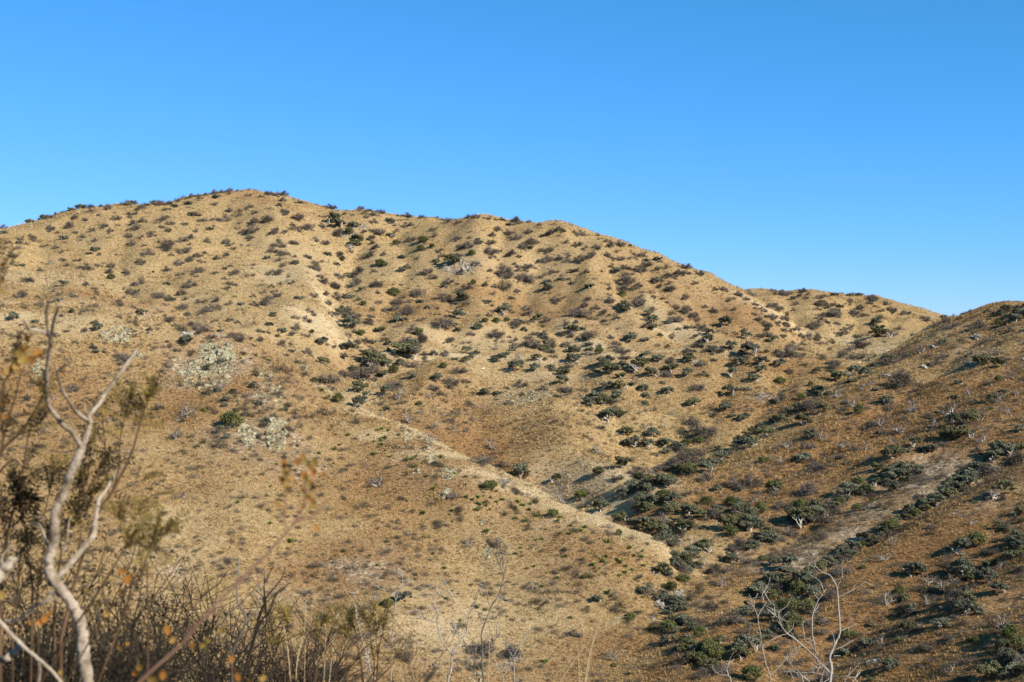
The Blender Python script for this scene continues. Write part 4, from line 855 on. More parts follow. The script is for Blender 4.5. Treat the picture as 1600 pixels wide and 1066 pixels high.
LAND = [  # (u, v, phrase): each plant takes the phrase of the landmark nearest to it
 (15, 350, 'at the far left end of the skyline'), (90, 330, 'on the rising skyline at far left'), (180, 316, "on the skyline's flat left shoulder"), (270, 312, 'on the skyline between shoulder and summit'), (370, 300, 'around the highest summit'),
 (470, 318, 'along the skyline just right of the summit'), (570, 332, 'on the skyline halfway from summit to saddle'), (660, 342, 'in the shallow skyline saddle'), (740, 345, 'on the rounded skyline knob'), (840, 355, 'on the skyline just right of the knob'), (930, 375, 'on the descending skyline right of the knob'), (1020, 405, 'low on the descending skyline'), (1110, 440, 'where the main skyline meets the notch'),
 (1230, 455, 'on the crest of the distant hill'), (1340, 462, 'on the right crest of the distant hill'), (1450, 498, 'in the saddle at right of the distant hill'), (1540, 492, 'on the skyline of the right-hand slope'), (1592, 490, 'at the right end of the skyline'),
 (40, 400, 'high on the far left hillside'), (120, 385, 'below the left shoulder'), (200, 375, 'beneath the flat shoulder of the hill'), (280, 370, 'on the hillside left beneath the summit'), (360, 365, 'directly beneath the summit'), (450, 365, 'on the face right beneath the summit'), (530, 365, 'around the bushy head of the main ravine'), (590, 385, 'just right of the ravine head'), (660, 380, 'on the face beneath the saddle'), (720, 410, 'around the grey rocks beneath the knob'), (790, 400, 'on the face beneath the knob'), (870, 400, 'on the face right of the knob'), (950, 430, 'on the hillside beneath the descending skyline'), (1030, 450, 'on the upper right of the main hill'), (1100, 485, 'beneath the notch in the skyline'),
 (40, 450, 'on the mid hillside at far left'), (120, 450, 'on the mid hillside left of the lone juniper'), (180, 435, 'around the lone juniper at left'), (260, 440, 'on the left hillside above the pale crags'), (340, 440, 'on the broad rib left of the ravine'), (420, 430, 'on the pale rib above the ravine'), (500, 450, 'on the left bank of the main ravine'), (545, 500, 'in the bed of the main ravine'), (600, 470, 'on the shaded right bank of the ravine'), (660, 460, 'between the ravine and the grey rocks'), (740, 480, 'on the slope under the grey rocks'), (810, 480, 'in the middle of the main hillside'), (880, 490, 'on the second gully of the main hill'), (960, 490, 'left of the bright slanting rib'), (1030, 510, 'on the bright slanting rib'), (1120, 530, 'above the sharp mid ridge'), (1220, 500, 'left of the distant bench'), (1220, 545, 'behind the sharp mid ridge'), (1330, 500, 'on the face of the distant hill'), (1350, 550, 'below the pale distant bench'),
 (30, 490, 'by the pale knoll edge at far left'), (110, 485, 'above the dead branch at left'), (220, 490, 'just above the small left crag'), (310, 490, 'on the ground above the big pale crag'), (390, 500, 'between the big crag and the ravine'), (450, 530, 'on the hollow behind the near ridge'), (500, 560, 'at the mouth of the ravine'), (600, 560, 'in the dense thicket below the ravine'), (560, 600, 'just behind the near ridge crest'), (660, 520, 'upslope of the thicket'), (700, 560, 'on the low bench by the cattle'), (770, 520, 'upslope of the cattle bench'), (780, 570, 'right of the cattle bench'), (850, 540, 'in the column of oaks mid hill'), (880, 590, 'below the column of oaks'), (950, 560, 'in the oak belt left of the mid ridge'), (1010, 580, 'in the middle of the oak belt'), (1080, 590, 'on the oak belt below the mid ridge'), (1150, 580, 'in the right part of the oak belt'), (1230, 590, 'at the right end of the oak belt'), (1310, 590, 'against the edge of the right slope'),
 (640, 620, 'on the sunny slope behind the near ridge'), (720, 620, 'left of the central pale outcrop'), (810, 620, 'around the central pale outcrop'), (900, 640, 'right of the central pale outcrop'), (960, 650, 'in the small oak group above the creek'), (1030, 640, 'on the tongue above the creek head'), (1080, 660, 'at the head of the creek thicket'), (1160, 630, 'left of the right slope edge'), (1070, 715, 'in the densest creek thicket'), (1000, 690, 'left of the creek thicket'), (740, 680, 'on the brown slope behind the near ridge'), (860, 720, 'on the pale slope behind the near ridge'), (930, 740, 'on the pale foot of the hill'), (920, 790, 'close behind the near ridge end'), (1010, 790, 'where the creek passes the ridge end'), (1060, 840, 'by the creek right of the ridge tip'),
 (190, 560, 'between the two left crags'), (340, 570, 'among the big pale crag'), (270, 650, 'below the big pale crag'), (420, 600, 'right of the big pale crag'), (360, 660, 'beside the lower pale crag'), (430, 690, 'below the lower pale crag'), (490, 640, 'on the near ridge crest past the crags'), (560, 680, 'on the near ridge flank'), (620, 670, 'on the near ridge crest'), (690, 730, 'along the pale slabs of the crest'), (770, 770, 'on the crest near the big juniper'), (850, 800, 'on the lower crest of the near ridge'), (950, 830, 'on the last of the near crest'), (60, 640, 'behind the dead branch at left'), (180, 650, 'in the grass right of the dead branch'), (260, 770, 'on the grassy slope at lower left'), (460, 780, 'on the grassy slope behind the orange leaves'), (580, 780, 'in the middle of the near slope'), (680, 850, 'low on the near slope'), (780, 880, 'behind the dead saplings at bottom'), (860, 870, 'on the near slope right of the saplings'), (940, 900, 'on the near slope above the creek bed'), (540, 870, 'on the stony brown patch'), (460, 900, 'left of the stony brown patch'), (620, 950, 'behind the centre sapling at bottom'), (820, 1020, 'at the bottom right of the saplings'), (940, 1020, 'near the tall grass stalks at bottom'), (980, 950, 'by the left rim of the creek'),
 (1370, 590, 'on the upper edge of the right slope'), (1450, 570, 'high on the right slope'), (1540, 560, 'among the top right boulders'), (1420, 640, 'on the upper right slope'), (1500, 650, 'on the right slope under the boulders'), (1580, 640, 'at the right border high up'), (1310, 640, 'on the left brow of the right slope'), (1240, 680, 'on the brow above the creek'), (1340, 700, 'in the middle of the right slope'), (1430, 700, 'above the stony strip'), (1520, 690, 'upslope of the long hedge'), (1580, 720, 'at the top of the long hedge'), (1480, 760, 'in the upper long hedge'), (1380, 800, 'below the stony strip'), (1390, 750, 'at the top of the stony strip'), (1310, 790, 'along the left side of the stony strip'), (1220, 730, 'on the slope left of the strip'), (1130, 740, 'close to the creek on its right'), (1160, 800, 'in the side gully near the creek'), (1240, 810, 'in the side gully left of the strip'), (1110, 810, 'on the bank right of the creek'), (1090, 880, 'beside the creek bend'), (1160, 870, 'on the shelf right of the creek bend'), (1230, 880, 'on the shelf under the stony strip'), (1300, 880, 'at the lower end of the long hedge'), (1060, 920, 'by the grey boulder in the creek'), (1050, 980, 'in the creek bed below the boulder'), (1120, 960, 'right of the creek boulder'), (1110, 1030, 'in the creek at the bottom'), (1190, 1000, 'behind the left dead sapling'), (1200, 920, 'in the big dark copse'), (1250, 940, 'in the copse behind the tall sapling'), (1330, 930, 'right of the tall dead sapling'), (1360, 860, 'on the grassy rib right of the hedge'), (1320, 1010, 'at the foot of the tall sapling'), (1400, 1020, 'below the tall sapling at right'), (1540, 800, 'on the grassy rib at lower right'), (1420, 900, 'on the lower right slope'), (1500, 860, 'above the lower right oak group'), (1580, 860, 'at the right border low down'), (1480, 940, 'in the lower right oak group'), (1550, 920, 'right of the lower right oak group'), (1430, 960, 'left of the lower right oak group'), (1500, 1000, 'below the lower right oak group'), (1580, 1020, 'in the bottom right corner'),
]
LU = np.array([(a, b) for a, b, _ in LAND], float)
LOOK = {'t': ('tangled olive grey scrub bush', 'bush'), 'o': ('dark green oak', 'tree'), 'g': ('grey leafless mesquite', 'tree'), 'w': ('bare pale-limbed tree', 'tree'), 'j': ('olive green juniper', 'bush'), 'b': ('low brown twiggy shrub', 'shrub'), 'a': ('spiky green agave', 'agave')}
NAME = {'t': 'scrub_bush', 'o': 'oak_tree', 'g': 'mesquite_tree', 'w': 'bare_tree', 'j': 'juniper_bush', 'b': 'brown_shrub', 'a': 'agave_plant'}
GROUP = {'t': 'tangled scrub bushes in the draws', 'o': 'oak trees scattered over the hills', 'g': 'leafless grey mesquites scattered over the hills', 'w': 'bare pale-limbed trees on the hills', 'j': 'round juniper bushes on the hills', 'b': 'low brown shrubs on the hills', 'a': 'agaves on the near ridge'}
DROP = {'t': .28, 'o': .34, 'g': .32, 'w': .36, 'j': .30, 'b': .22, 'a': .28}
ORD = ['first', 'second', 'third', 'fourth', 'fifth', 'sixth', 'seventh', 'eighth', 'ninth', 'tenth', 'eleventh', 'twelfth', 'thirteenth', 'fourteenth', 'fifteenth', 'sixteenth', 'seventeenth', 'eighteenth']

for q in range(95):        # the fringe of small bushes along the skyline
    sk = [(0, 352), (60, 338), (120, 318), (180, 312), (250, 313), (300, 305), (370, 293), (480, 312), (560, 325), (640, 337), (740, 335), (800, 343), (870, 353), (930, 368), (1000, 392), (1060, 412), (1110, 437), (1150, 458), (1200, 452), (1320, 455), (1370, 466), (1420, 485), (1460, 500), (1540, 487), (1600, 478)]
    u = _r.uniform(0, 1600); v = np.interp(u, [a for a, b in sk], [b for a, b in sk]) + _r.uniform(-3, 7)
    SPOTS.append((u, v, _r.uniform(8, 14), 'bgb'[q % 3]))
for q in range(70):        # agaves on the flank behind the crest of the near ridge
    u = _r.uniform(560, 1010); SPOTS.append((u, 690 + (u - 640) * .43 + abs(_r.randn()) * 38 + 6, _r.uniform(5, 11), 'a'))
for q in range(60):        # brown brush round the crags and on the ridge flank
    u = _r.uniform(250, 900); SPOTS.append((u, (620 if u < 520 else 640 + (u - 520) * .5) + _r.rand() * 120 - 20, _r.uniform(9, 20), 'b'))
for q in range(520):       # the many small grey bushes of the big hill
    u = _r.uniform(0, 1380); top = np.interp(u, [a for a, b in sk], [b for a, b in sk]) + 8; v = top + (560 - top) * _r.rand()
    SPOTS.append((u, v, _r.uniform(6, 11.5), 'g'))
for q in range(110):       # grey bushes thick on the right slope
    u = _r.uniform(1180, 1600); v = np.interp(u, [1180, 1330, 1460, 1600], [700, 600, 520, 500]) + 20 + 470 * _r.rand() ** 1.2
    if v < 1060: SPOTS.append((u, v, _r.uniform(9, 12) + 12 * (v - 500) / 560 * _r.rand(), 'g'))
for u, v in ((1566, 487), (1577, 483), (1586, 480), (1595, 486), (1600, 478), (1604, 490)): SPOTS.append((u, v, 20, 't'))
spots = []
bases = cast([s[0] for s in SPOTS], [s[1] + DROP[s[3]] * s[2] for s in SPOTS])
for s, p in zip(SPOTS, bases):
    if np.isnan(p[0]): continue
    spots.append([s[0], s[1], s[2], s[3], p, int(((LU - [s[0], s[1]]) ** 2 * [1, 2.2]).sum(1).argmin())])
    if s[1] > 700 and s[0] > 1000 and False: pass
# past 300 of a kind the smallest in the picture become part of one mass
stuff_small = {}
for k in NAME:
    mine = sorted([s for s in spots if s[3] == k], key=lambda s: -s[2])
    stuff_small[k] = mine[295:]
    keep = set(id(s) for s in mine[:295])
    spots = [s for s in spots if s[3] != k or id(s) in keep]
    print(k, len(mine), end='; ')

by = {}
for s in spots: by.setdefault((s[3], s[5]), []).append(s)
for (k, z), lst in by.items():
    lst.sort(key=lambda s: s[0])
    look = LOOK[k][0]; ph = LAND[z][2]
    med = np.median([s[2] for s in lst])
    for i, s in enumerate(lst):
        if len(lst) == 1: lab = f'{look} {ph}'
        elif len(lst) == 2: lab = f'{look} {ph}, the {"left" if i == 0 else "right"} one'
        else:
            o = 'leftmost' if i == 0 else 'rightmost' if i == len(lst) - 1 else ORD[min(i, 17)] + ' from left'
            lab = f'{look} {ph}, {o}' if len(lst) <= 19 else f'{look} {ph}'
        s.append(lab)

BANK = {'t': SCRUB, 'o': OAK, 'g': GREY, 'w': WHITE, 'j': JUN, 'b': BROWN_S}
PART = {'t': ('stems', 'crown'), 'o': ('trunk', 'crown'), 'g': ('limbs', 'twigs'), 'w': ('limbs', 'twigs'), 'j': ('trunk', 'crown'), 'b': ('stems', 'twigs')}
SQ = {'t': .9, 'o': .92, 'g': .9, 'w': .95, 'j': .85, 'b': .85, 'a': 1.0}
rt = rs(9)
def join2(a, b, name):
    """one mesh of two, for plants too small in the picture to show their parts"""
    me = bpy.data.meshes.new(name); V = []; Fs = []; mi = []; off = 0; mats = []
    import bmesh
    bm = bmesh.new()
    for i, m_ in enumerate((a, b)):
        n0 = len(bm.faces); bm.from_mesh(m_); bm.faces.ensure_lookup_table()
        for f in bm.faces[n0:]: f.material_index += i
    bm.to_mesh(me); bm.free()
    for q in list(a.materials)[:1] + list(b.materials): me.materials.append(q)
    return me
SMALL = {'t': [join2(a, b, 'scrub') for a, b in SCRUB[:3]], 'o': [join2(a, b, 'oak') for a, b in OAK_SMALL], 'g': [join2(a, b, 'mesquite') for a, b in GREY[:4]], 'w': [join2(a, b, 'bare_tree') for a, b in WHITE[:4]],
         'j': [join2(a, b, 'juniper') for a, b in JUN[:2]], 'b': [join2(a, b, 'shrub') for a, b in BROWN_S[:3]]}
protos = {}
for s in spots:
    u, v, w, k, p, z, lab = s
    sky_row = z < 18
    W_ = w / F * p[1] * (1.1 if sky_row else 1.2 if k == 'o' else 1.36 if k == 'g' else 1.5 if k == 'a' else 1.12 if k == 't' else 1.2)
    sc = np.array([W_ * rt.uniform(.88, 1.12), W_ * rt.uniform(.88, 1.12), W_ * SQ[k] * rt.uniform(.82, 1.15)])
    if k == 'o' : sc[2] *= 1.05
    rz = rt.rand() * 6.283
    if k == 'a':
        i = rt.randint(len(AGAVE)); key = ('a', i)
        if key not in protos: protos[key] = bpy.data.objects.new(NAME[k], AGAVE[i])
        root = protos[key] if protos[key].name not in COL.objects else protos[key].copy()
        link(root)
    elif w < 13.5 or (sky_row and k in 'og' and w < 20):
        i = rt.randint(len(SMALL[k])); key = (k, 's', i)
        if key not in protos: protos[key] = bpy.data.objects.new(NAME[k], SMALL[k][i])
        root = protos[key] if protos[key].name not in COL.objects else protos[key].copy()
        link(root)
    else:
        i = rt.randint(len(BANK[k])); key = (k, i)
        if key not in protos:
            root = bpy.data.objects.new(NAME[k], None)
            kids = [bpy.data.objects.new(n_, me_) for n_, me_ in zip(PART[k], BANK[k][i])]
            protos[key] = (root, kids)
            link(root)
            for c in kids: link(c); c.parent = root
            if k in 'gwbt': kids[1]['kind'] = 'stuff'
        else:
            r0, kids = protos[key]
            root = r0.copy(); link(root)
            for c in kids:
                c2 = c.copy(); link(c2); c2.parent = root
    root.location = (p[0], p[1], p[2] - .04 * W_)
    root.rotation_euler = (rt.randn() * .04, rt.randn() * .04, rz)
    root.scale = sc
    tag(root, lab, LOOK[k][1], GROUP[k])
for k, lst in stuff_small.items():
    if not lst: continue
    P_ = np.array([s[4] for s in lst]); w_ = np.array([s[2] / F * s[4][1] * 1.38 for s in lst])
    P_[:, 2] -= .04 * w_
    o = scatter({'o': 'small_oaks', 'g': 'small_mesquites'}.get(k, 'small_shrubs'), SMALL[k], P_, np.stack([w_, w_, w_ * SQ[k]], 1), label='the smallest far-off ' + ('oaks' if k == 'o' else 'grey mesquites') + ' dotted over the upper hillsides')
print('trees', round(time.time() - T0, 1))

# ------------------------------------------------------------------ rock outcrops, each rock a part
def outcrop(u, v, ru, rv, n, bank, label, big=(9, 20), small=40):
    n = int(n * 1.8); small = int(small * 2.5)
    r = rs(int(u * 7 + v)); c = cast([u], [v])[0]
    root = empty('rock_outcrop', c); tag(root, label, 'rock outcrop')
    a = r.rand(n) * 6.283; q = np.sqrt(r.rand(n))
    pts = cast(u + ru * q * np.cos(a), v + rv * q * np.sin(a))
    for p in pts:
        if np.isnan(p[0]) or abs(p[1] - c[1]) > 60: continue
        s = r.uniform(big[0], big[1]) / F * p[1] * .92
        o = link(bpy.data.objects.new('rock', bank[r.randint(5)])); o.parent = root
        o.location = p - c - [0, 0, .30 * s]; o.scale = (s, s * r.uniform(.7, 1), s * r.uniform(.6, 1.0)); o.rotation_euler = (r.randn() * .3, r.randn() * .3, r.rand() * 6.28)
    if small:
        a = r.rand(small) * 6.283; q = np.sqrt(r.rand(small)) * 1.25
        pts = cast(u + ru * q * np.cos(a), v + rv * q * np.sin(a))
        mb = MB(); me = bank[0]
        V = np.array([x.co[:] for x in me.vertices]); Fc = np.array([f.vertices[:] for f in me.polygons])
        for p in pts:
            if np.isnan(p[0]) or abs(p[1] - c[1]) > 60: continue
            s = r.uniform(2.5, big[0] * .8) / F * p[1] * .7; an = r.rand() * 6.28
            Rm = np.array([[math.cos(an), -math.sin(an), 0], [math.sin(an), math.cos(an), 0], [0, 0, 1]])
            mb.add(V @ Rm * s * [1, 1, r.uniform(.6, 1.2)] + p - c, Fc)
        if mb.n:
            o = mb.build('small_rocks', list(me.materials), root); o['kind'] = 'stuff'
outcrop(342, 552, 26, 16, 38, ROCK_Y, 'pale yellow lichen crag, upper part of the largest on near ridge', (8, 20), 60)
outcrop(322, 585, 40, 22, 46, ROCK_Y, 'broad pale crag spreading below the top of the largest outcrop', (7, 16), 90)
outcrop(420, 608, 22, 32, 30, ROCK_Y, 'long broken grey-yellow crag right of the largest outcrop', (6, 14), 70)
outcrop(388, 678, 14, 18, 15, ROCK_Y, 'bright yellow crag beside a big olive juniper', (8, 18), 24)
outcrop(430, 680, 15, 26, 24, ROCK_Y, 'tall narrow pale crag, lowest on the near ridge', (8, 18), 36)
outcrop(180, 524, 24, 12, 22, ROCK_Y, 'low dome of yellow rock above the grass at left', (8, 18), 30)
outcrop(62, 575, 13, 16, 12, ROCK_Y, 'yellow crag half hidden behind the dead branch', (8, 16), 14)
outcrop(217, 558, 8, 4, 4, ROCK_Y, 'small flat yellow rocks right of the dead branch tip', (7, 12), 5)
outcrop(292, 522, 8, 4, 4, ROCK_G, 'small pale boulders just above the largest crag', (8, 14), 5)
outcrop(718, 416, 24, 13, 16, ROCK_G, 'low grey rocks on the face under the knob', (5, 10), 60)
outcrop(815, 618, 26, 14, 16, ROCK_Y, 'scattered pale rocks in the middle of the brown slope', (6, 11), 50)
outcrop(637, 682, 5, 12, 8, ROCK_Y, 'narrow upright pale slab on the ridge crest', (8, 14), 6)
outcrop(672, 712, 10, 12, 8, ROCK_Y, 'second pale slab group down the ridge crest', (7, 12), 14)
outcrop(702, 742, 10, 9, 8, ROCK_Y, 'third pale slab group down the crest, left of big juniper', (8, 15), 12)
outcrop(698, 776, 6, 8, 5, ROCK_Y, 'pale boulders below the third slab group', (8, 16), 6)
outcrop(755, 818, 5, 4, 3, ROCK_Y, 'small pale rocks on the slope below the juniper', (6, 11), 8)
outcrop(763, 864, 6, 9, 6, ROCK_Y, 'pale rock rib behind the tall centre sapling', (7, 14), 8)
outcrop(650, 738, 6, 5, 3, ROCK_Y, 'two orange-pale rocks on the flank of the ridge', (6, 11), 6)
outcrop(745, 1062, 12, 10, 5, ROCK_Y, 'pale rocks at the bottom edge behind the saplings', (10, 20), 6)
outcrop(1031, 944, 6, 9, 3, ROCK_G, 'big smooth grey boulder in the creek', (16, 24), 4)
outcrop(1020, 967, 5, 3, 2, ROCK_G, 'pale boulder with a dark hollow under it by the creek', (10, 15), 2)
outcrop(1063, 930, 14, 7, 6, ROCK_G, 'sloping grey slabs on the right bank of the creek', (10, 18), 8)
outcrop(1190, 622, 16, 8, 9, ROCK_G, 'pale rocks among bare trees beneath the mid ridge', (5, 10), 24)
outcrop(1463, 540, 7, 4, 4, ROCK_G, 'grey boulders on the edge of the right slope', (8, 14), 5)
outcrop(1524, 527, 5, 4, 3, ROCK_G, 'large pale boulder near the top of the right slope', (9, 16), 3)
outcrop(1525, 570, 8, 5, 4, ROCK_G, 'boulders under a grey bush on the right slope', (8, 14), 6)
outcrop(1445, 574, 6, 4, 4, ROCK_G, 'small boulders below the edge of the right slope', (6, 11), 5)
outcrop(1598, 566, 5, 6, 3, ROCK_G, 'grey boulders cut by the right border', (8, 14), 3)
outcrop(1366, 1038, 9, 8, 6, ROCK_G, 'rounded rocks on the slope right of the tall sapling', (6, 12), 8)
outcrop(545, 365, 10, 6, 5, ROCK_G, 'grey rocks in the ravine head under the oaks', (5, 9), 14)
outcrop(560, 355, 12, 6, 5, ROCK_G, 'pale rocks right of the oaks at the ravine head', (5, 9), 16)

# ------------------------------------------------------------------ cattle on the low bench
def cow(u, v, mat, heading, label, scale=1.0):
    p = cast([u], [v])[0]
    me = bpy.data.meshes.new('cow'); V = []; E = []; Rd = []
    def add(c, r_, par=None):
        V.append(c); Rd.append(r_)
        if par is not None: E.append((par, len(V) - 1))
        return len(V) - 1
    pel = add((-.55, 0, .95), .30)
    mid = add((0, 0, .92), .36, pel); ch = add((.5, 0, .95), .33, mid); nk = add((.85, 0, 1.08), .18, ch)
    hd = add((1.10, 0, 1.12), .14, nk); add((1.36, 0, .96), .085, hd)
    for sy in (-1, 1):
        e = add((1.05, .17 * sy, 1.2), .03, hd)
        h1 = add((-.62, .17 * sy, .72), .15, pel); h2 = add((-.50, .19 * sy, .56), .09, h1); h3 = add((-.66, .19 * sy, .40), .06, h2); h4 = add((-.60, .19 * sy, .05), .05, h3)
        f1 = add((.52, .17 * sy, .68), .12, ch); f2 = add((.54, .18 * sy, .38), .065, f1); add((.52, .18 * sy, .05), .05, f2)
    t = add((-.86, 0, 1.02), .04, pel); add((-.90, 0, .5), .035, t)
    me.from_pydata(V, E, [])
    o = link(bpy.data.objects.new('cow', me))
    o.modifiers.new('skin', 'SKIN'); sv = me.skin_vertices[0].data
    for q, r_ in zip(sv, Rd): q.radius = (r_, r_)
    sv[0].use_root = True
    ss = o.modifiers.new('sub', 'SUBSURF'); ss.levels = 1; ss.render_levels = 1
    me.materials.append(mat)
    o.location = p; o.rotation_euler = (0, 0, heading); o.scale = (scale,) * 3
    tag(o, label, 'cow', 'cattle grazing on the low bench')
M['black_hide'] = plain_mat('black_hide', [(.012, .011, .010), (.025, .022, .02)], 2)
M['white_hide'] = plain_mat('white_hide', [(.55, .50, .43), (.72, .68, .60)], 2)
cow(693.5, 538.5, M['black_hide'], R(60), 'small black cow, leftmost on the grassy bench', .62)
cow(707.5, 540.5, M['black_hide'], R(110), 'small black cow beneath an oak on the bench', .55)
cow(712.8, 543, M['black_hide'], R(75), 'smallest black cow just right of the bench oak', .5)
cow(754.5, 579.5, M['white_hide'], R(20), 'lone white cow on the pale grass of the slope', .62)
print('rocks', round(time.time() - T0, 1))

# ------------------------------------------------------------------ shrubs close to the camera
M['dead_bark'] = plain_mat('weathered_bark', [(.10, .072, .048), (.26, .208, .15), (.40, .335, .26), (.21, .16, .115)], 22, .05, .85, bump=.5)
M['red_stem'] = plain_mat('reddish_stem', [(.040, .024, .012), (.075, .044, .024), (.12, .075, .044)], 12, .2, .7)
M['pink_stem'] = plain_mat('pinkish_stem', [(.14, .075, .05), (.21, .12, .08), (.28, .175, .12)], 12, .1, .7)
M['dark_stem'] = plain_mat('dark_stem', [(.012, .010, .007), (.028, .021, .015), (.058, .045, .032)], 14, .25, .8)
M['grey_stem'] = plain_mat('grey_stem', [(.06, .052, .045), (.12, .105, .092), (.22, .20, .175)], 14, .2, .8)
M['dark_leaf'] = plain_mat('dark_leaflets', [(.012, .010, .006), (.026, .021, .010), (.05, .042, .017)], 20, .25, .8, transl=.06)
M['olive_leaf'] = plain_mat('olive_leaflets', [(.09, .07, .016), (.17, .125, .028), (.27, .19, .045)], 20, .25, .7, transl=.35)
M['orange_leaf'] = plain_mat('orange_leaf', [(.30, .10, .02), (.40, .17, .035), (.36, .21, .06)], 30, .3, .6, transl=.4)
M['yellow_leaf'] = plain_mat('yellow_leaf', [(.28, .15, .035), (.36, .22, .06), (.26, .19, .05)], 30, .25, .6, transl=.4)
M['straw'] = plain_mat('straw_stalk', [(.34, .255, .13), (.45, .36, .21), (.55, .46, .30)], 10, .15, .6, transl=.1)

def gz(x, y):
    return float(near_slope(np.array([x]), np.array([y]))[0])

def smooth_path(pts, k=4):
    """Catmull-Rom through the joints so the wood bends instead of kinking"""
    p = np.asarray(pts, float); out = []
    q = np.vstack([2 * p[0] - p[1], p, 2 * p[-1] - p[-2]])
    for i in range(1, len(q) - 2):
        for t in np.linspace(0, 1, k, endpoint=False):
            out.append(.5 * (2 * q[i] + (-q[i - 1] + q[i + 1]) * t + (2 * q[i - 1] - 5 * q[i] + 4 * q[i + 1] - q[i + 2]) * t * t + (-q[i - 1] + 3 * q[i] - 3 * q[i + 1] + q[i + 2]) * t ** 3))
    out.append(p[-1]); return np.array(out)

class Shrub:
    """a plant near the camera: root Empty on the ground, each traced limb a part"""
    def __init__(s, name, label, cat, Y, base_u, mats, group=None, lean=0.0):
        s.Y = Y; s.M = mats; s.rng = rs(int(Y * 100 + abs(base_u)))
        x = (base_u - U0) / F * Y + lean
        s.base = np.array([x, Y, gz(x, Y)])
        s.root = empty(name, s.base); tag(s.root, label, cat, group)
        s.limbs = []
    def limb(s, pts, w0, w1, mat=None, to_ground=False, part='branch', dy=0.0, dy1=None, parent=None, rough=.04, sides=8):
        dy1 = dy if dy1 is None else dy1
        n = len(pts)
        yy = s.Y + np.linspace(dy, dy1, n)
        wp = np.array([P(u, v, y) for (u, v), y in zip(pts, yy)])
        wd = np.linspace(w0, w1, n)
        if to_ground:
            pass
        sp = smooth_path(wp, 5); wr = np.interp(np.linspace(0, 1, len(sp)), np.linspace(0, 1, len(wd)), wd) / F * s.Y * .5
        if to_ground:            # the part below the frame, straight down to the root
            t = np.linspace(0, 1, 10, endpoint=False)[:, None]
            low = (s.base - [0, 0, .05]) * (1 - t) + sp[0] * t
            sp = np.vstack([low, sp]); wr = np.concatenate([np.linspace(1.25, 1.02, 10) * wr[0], wr])
        sp = sp + s.rng.randn(*sp.shape) * wr[:, None] * rough * 2
        wr = wr * (1 + .10 * s.rng.randn(len(wr)))
        mb = MB(); mb.tube(sp - s.base, wr, sides)
        o = mb.build(part, [M[mat or s.M]], parent or s.root, smooth=True)
        s.limbs.append(sp)
        return sp
    def pinnate(s, mb, path, n, size, mat=0, rach=.05, start=.35, droop=0, pairs=7):
        """feather leaves along a stem"""
        r = s.rng
        d = np.gradient(path, axis=0); d /= np.linalg.norm(d, axis=1)[:, None] + 1e-9
        for i in range(n):
            t = start + (1 - start) * r.rand(); k = min(len(path) - 1, int(t * len(path)))
            a = d[k] * .6 + r.randn(3) * .55 + [0, 0, .25 - droop]; a /= np.linalg.norm(a)
            L = rach * (.6 + .7 * r.rand()); ss = np.cross(a, r.randn(3)); ss /= np.linalg.norm(ss)
            q = path[k] + np.outer(np.linspace(.12, 1, pairs), a) * L - np.outer(np.linspace(0, 1, pairs) ** 2, [0, 0, L * .15])
            mb.tube(np.vstack([path[k], q]) - s.base, .0005 * s.Y / 2.3, 3, 0)
            for sg in (-1, 1):
                ax = (a * .45 + ss * sg); ax = ax / np.linalg.norm(ax) + r.randn(pairs, 3) * .12
                C = q + ax * size * .55
                nn = np.cross(ax, a); nn /= np.linalg.norm(nn, axis=1)[:, None]
                B = np.cross(ax, nn) + r.randn(pairs, 3) * .25
                mb.leaves(C - s.base, ax * size * .5, B * size * .19, 1)
    def big_leaf(s, u, v, wpx, mat, dy=0.0, ang=None, part='leaf'):
        r = s.rng; y = s.Y + dy; c = P(u, v, y) - s.base; sz = wpx / F * y
        ang = r.rand() * 3.14 if ang is None else ang
        a = np.array([math.cos(ang), .35 * r.randn(), math.sin(ang)]); a /= np.linalg.norm(a)
        b = np.cross(a, [0.2 * r.randn(), 1, .3]); b /= np.linalg.norm(b); nn = np.cross(a, b)
        t = np.linspace(-1, 1, 6); prof = np.sqrt(np.maximum(0, 1 - t * t)) * .42
        V = []
        for tt, p in zip(t, prof):
            m_ = a * tt * .5 + nn * .10 * (tt * tt)
            V += [m_ + b * p * .8 + nn * .08 * p * 2, m_, m_ - b * p * .8 + nn * .08 * p * 2]
        V = np.array(V) * sz + c
        q = [(i * 3 + j, i * 3 + j + 1, i * 3 + j + 4, i * 3 + j + 3) for i in range(5) for j in (0, 1)]
        mb = MB(); mb.add(V, None, np.array(q)); mb.build(part, [M[mat]], s.root, smooth=True)
    def leaf_bunch(s, C, n, size, spread, mats, name='foliage'):
        """ordinary small leaves round a point"""
        r = s.rng; mb = MB()
        cc = C + r.randn(n, 3) * spread
        a = r.randn(n, 3) + [0, 0, .6]; a /= np.linalg.norm(a, axis=1)[:, None]
        b = np.cross(a, r.randn(n, 3)); b /= np.linalg.norm(b, axis=1)[:, None]
        s_ = size * (.6 + .7 * r.rand(n, 1))
        mb.leaves(cc - s.base, a * s_ * .5, b * s_ * .2)
        o = mb.build(name, [M[mats]], s.root); o['kind'] = 'stuff'

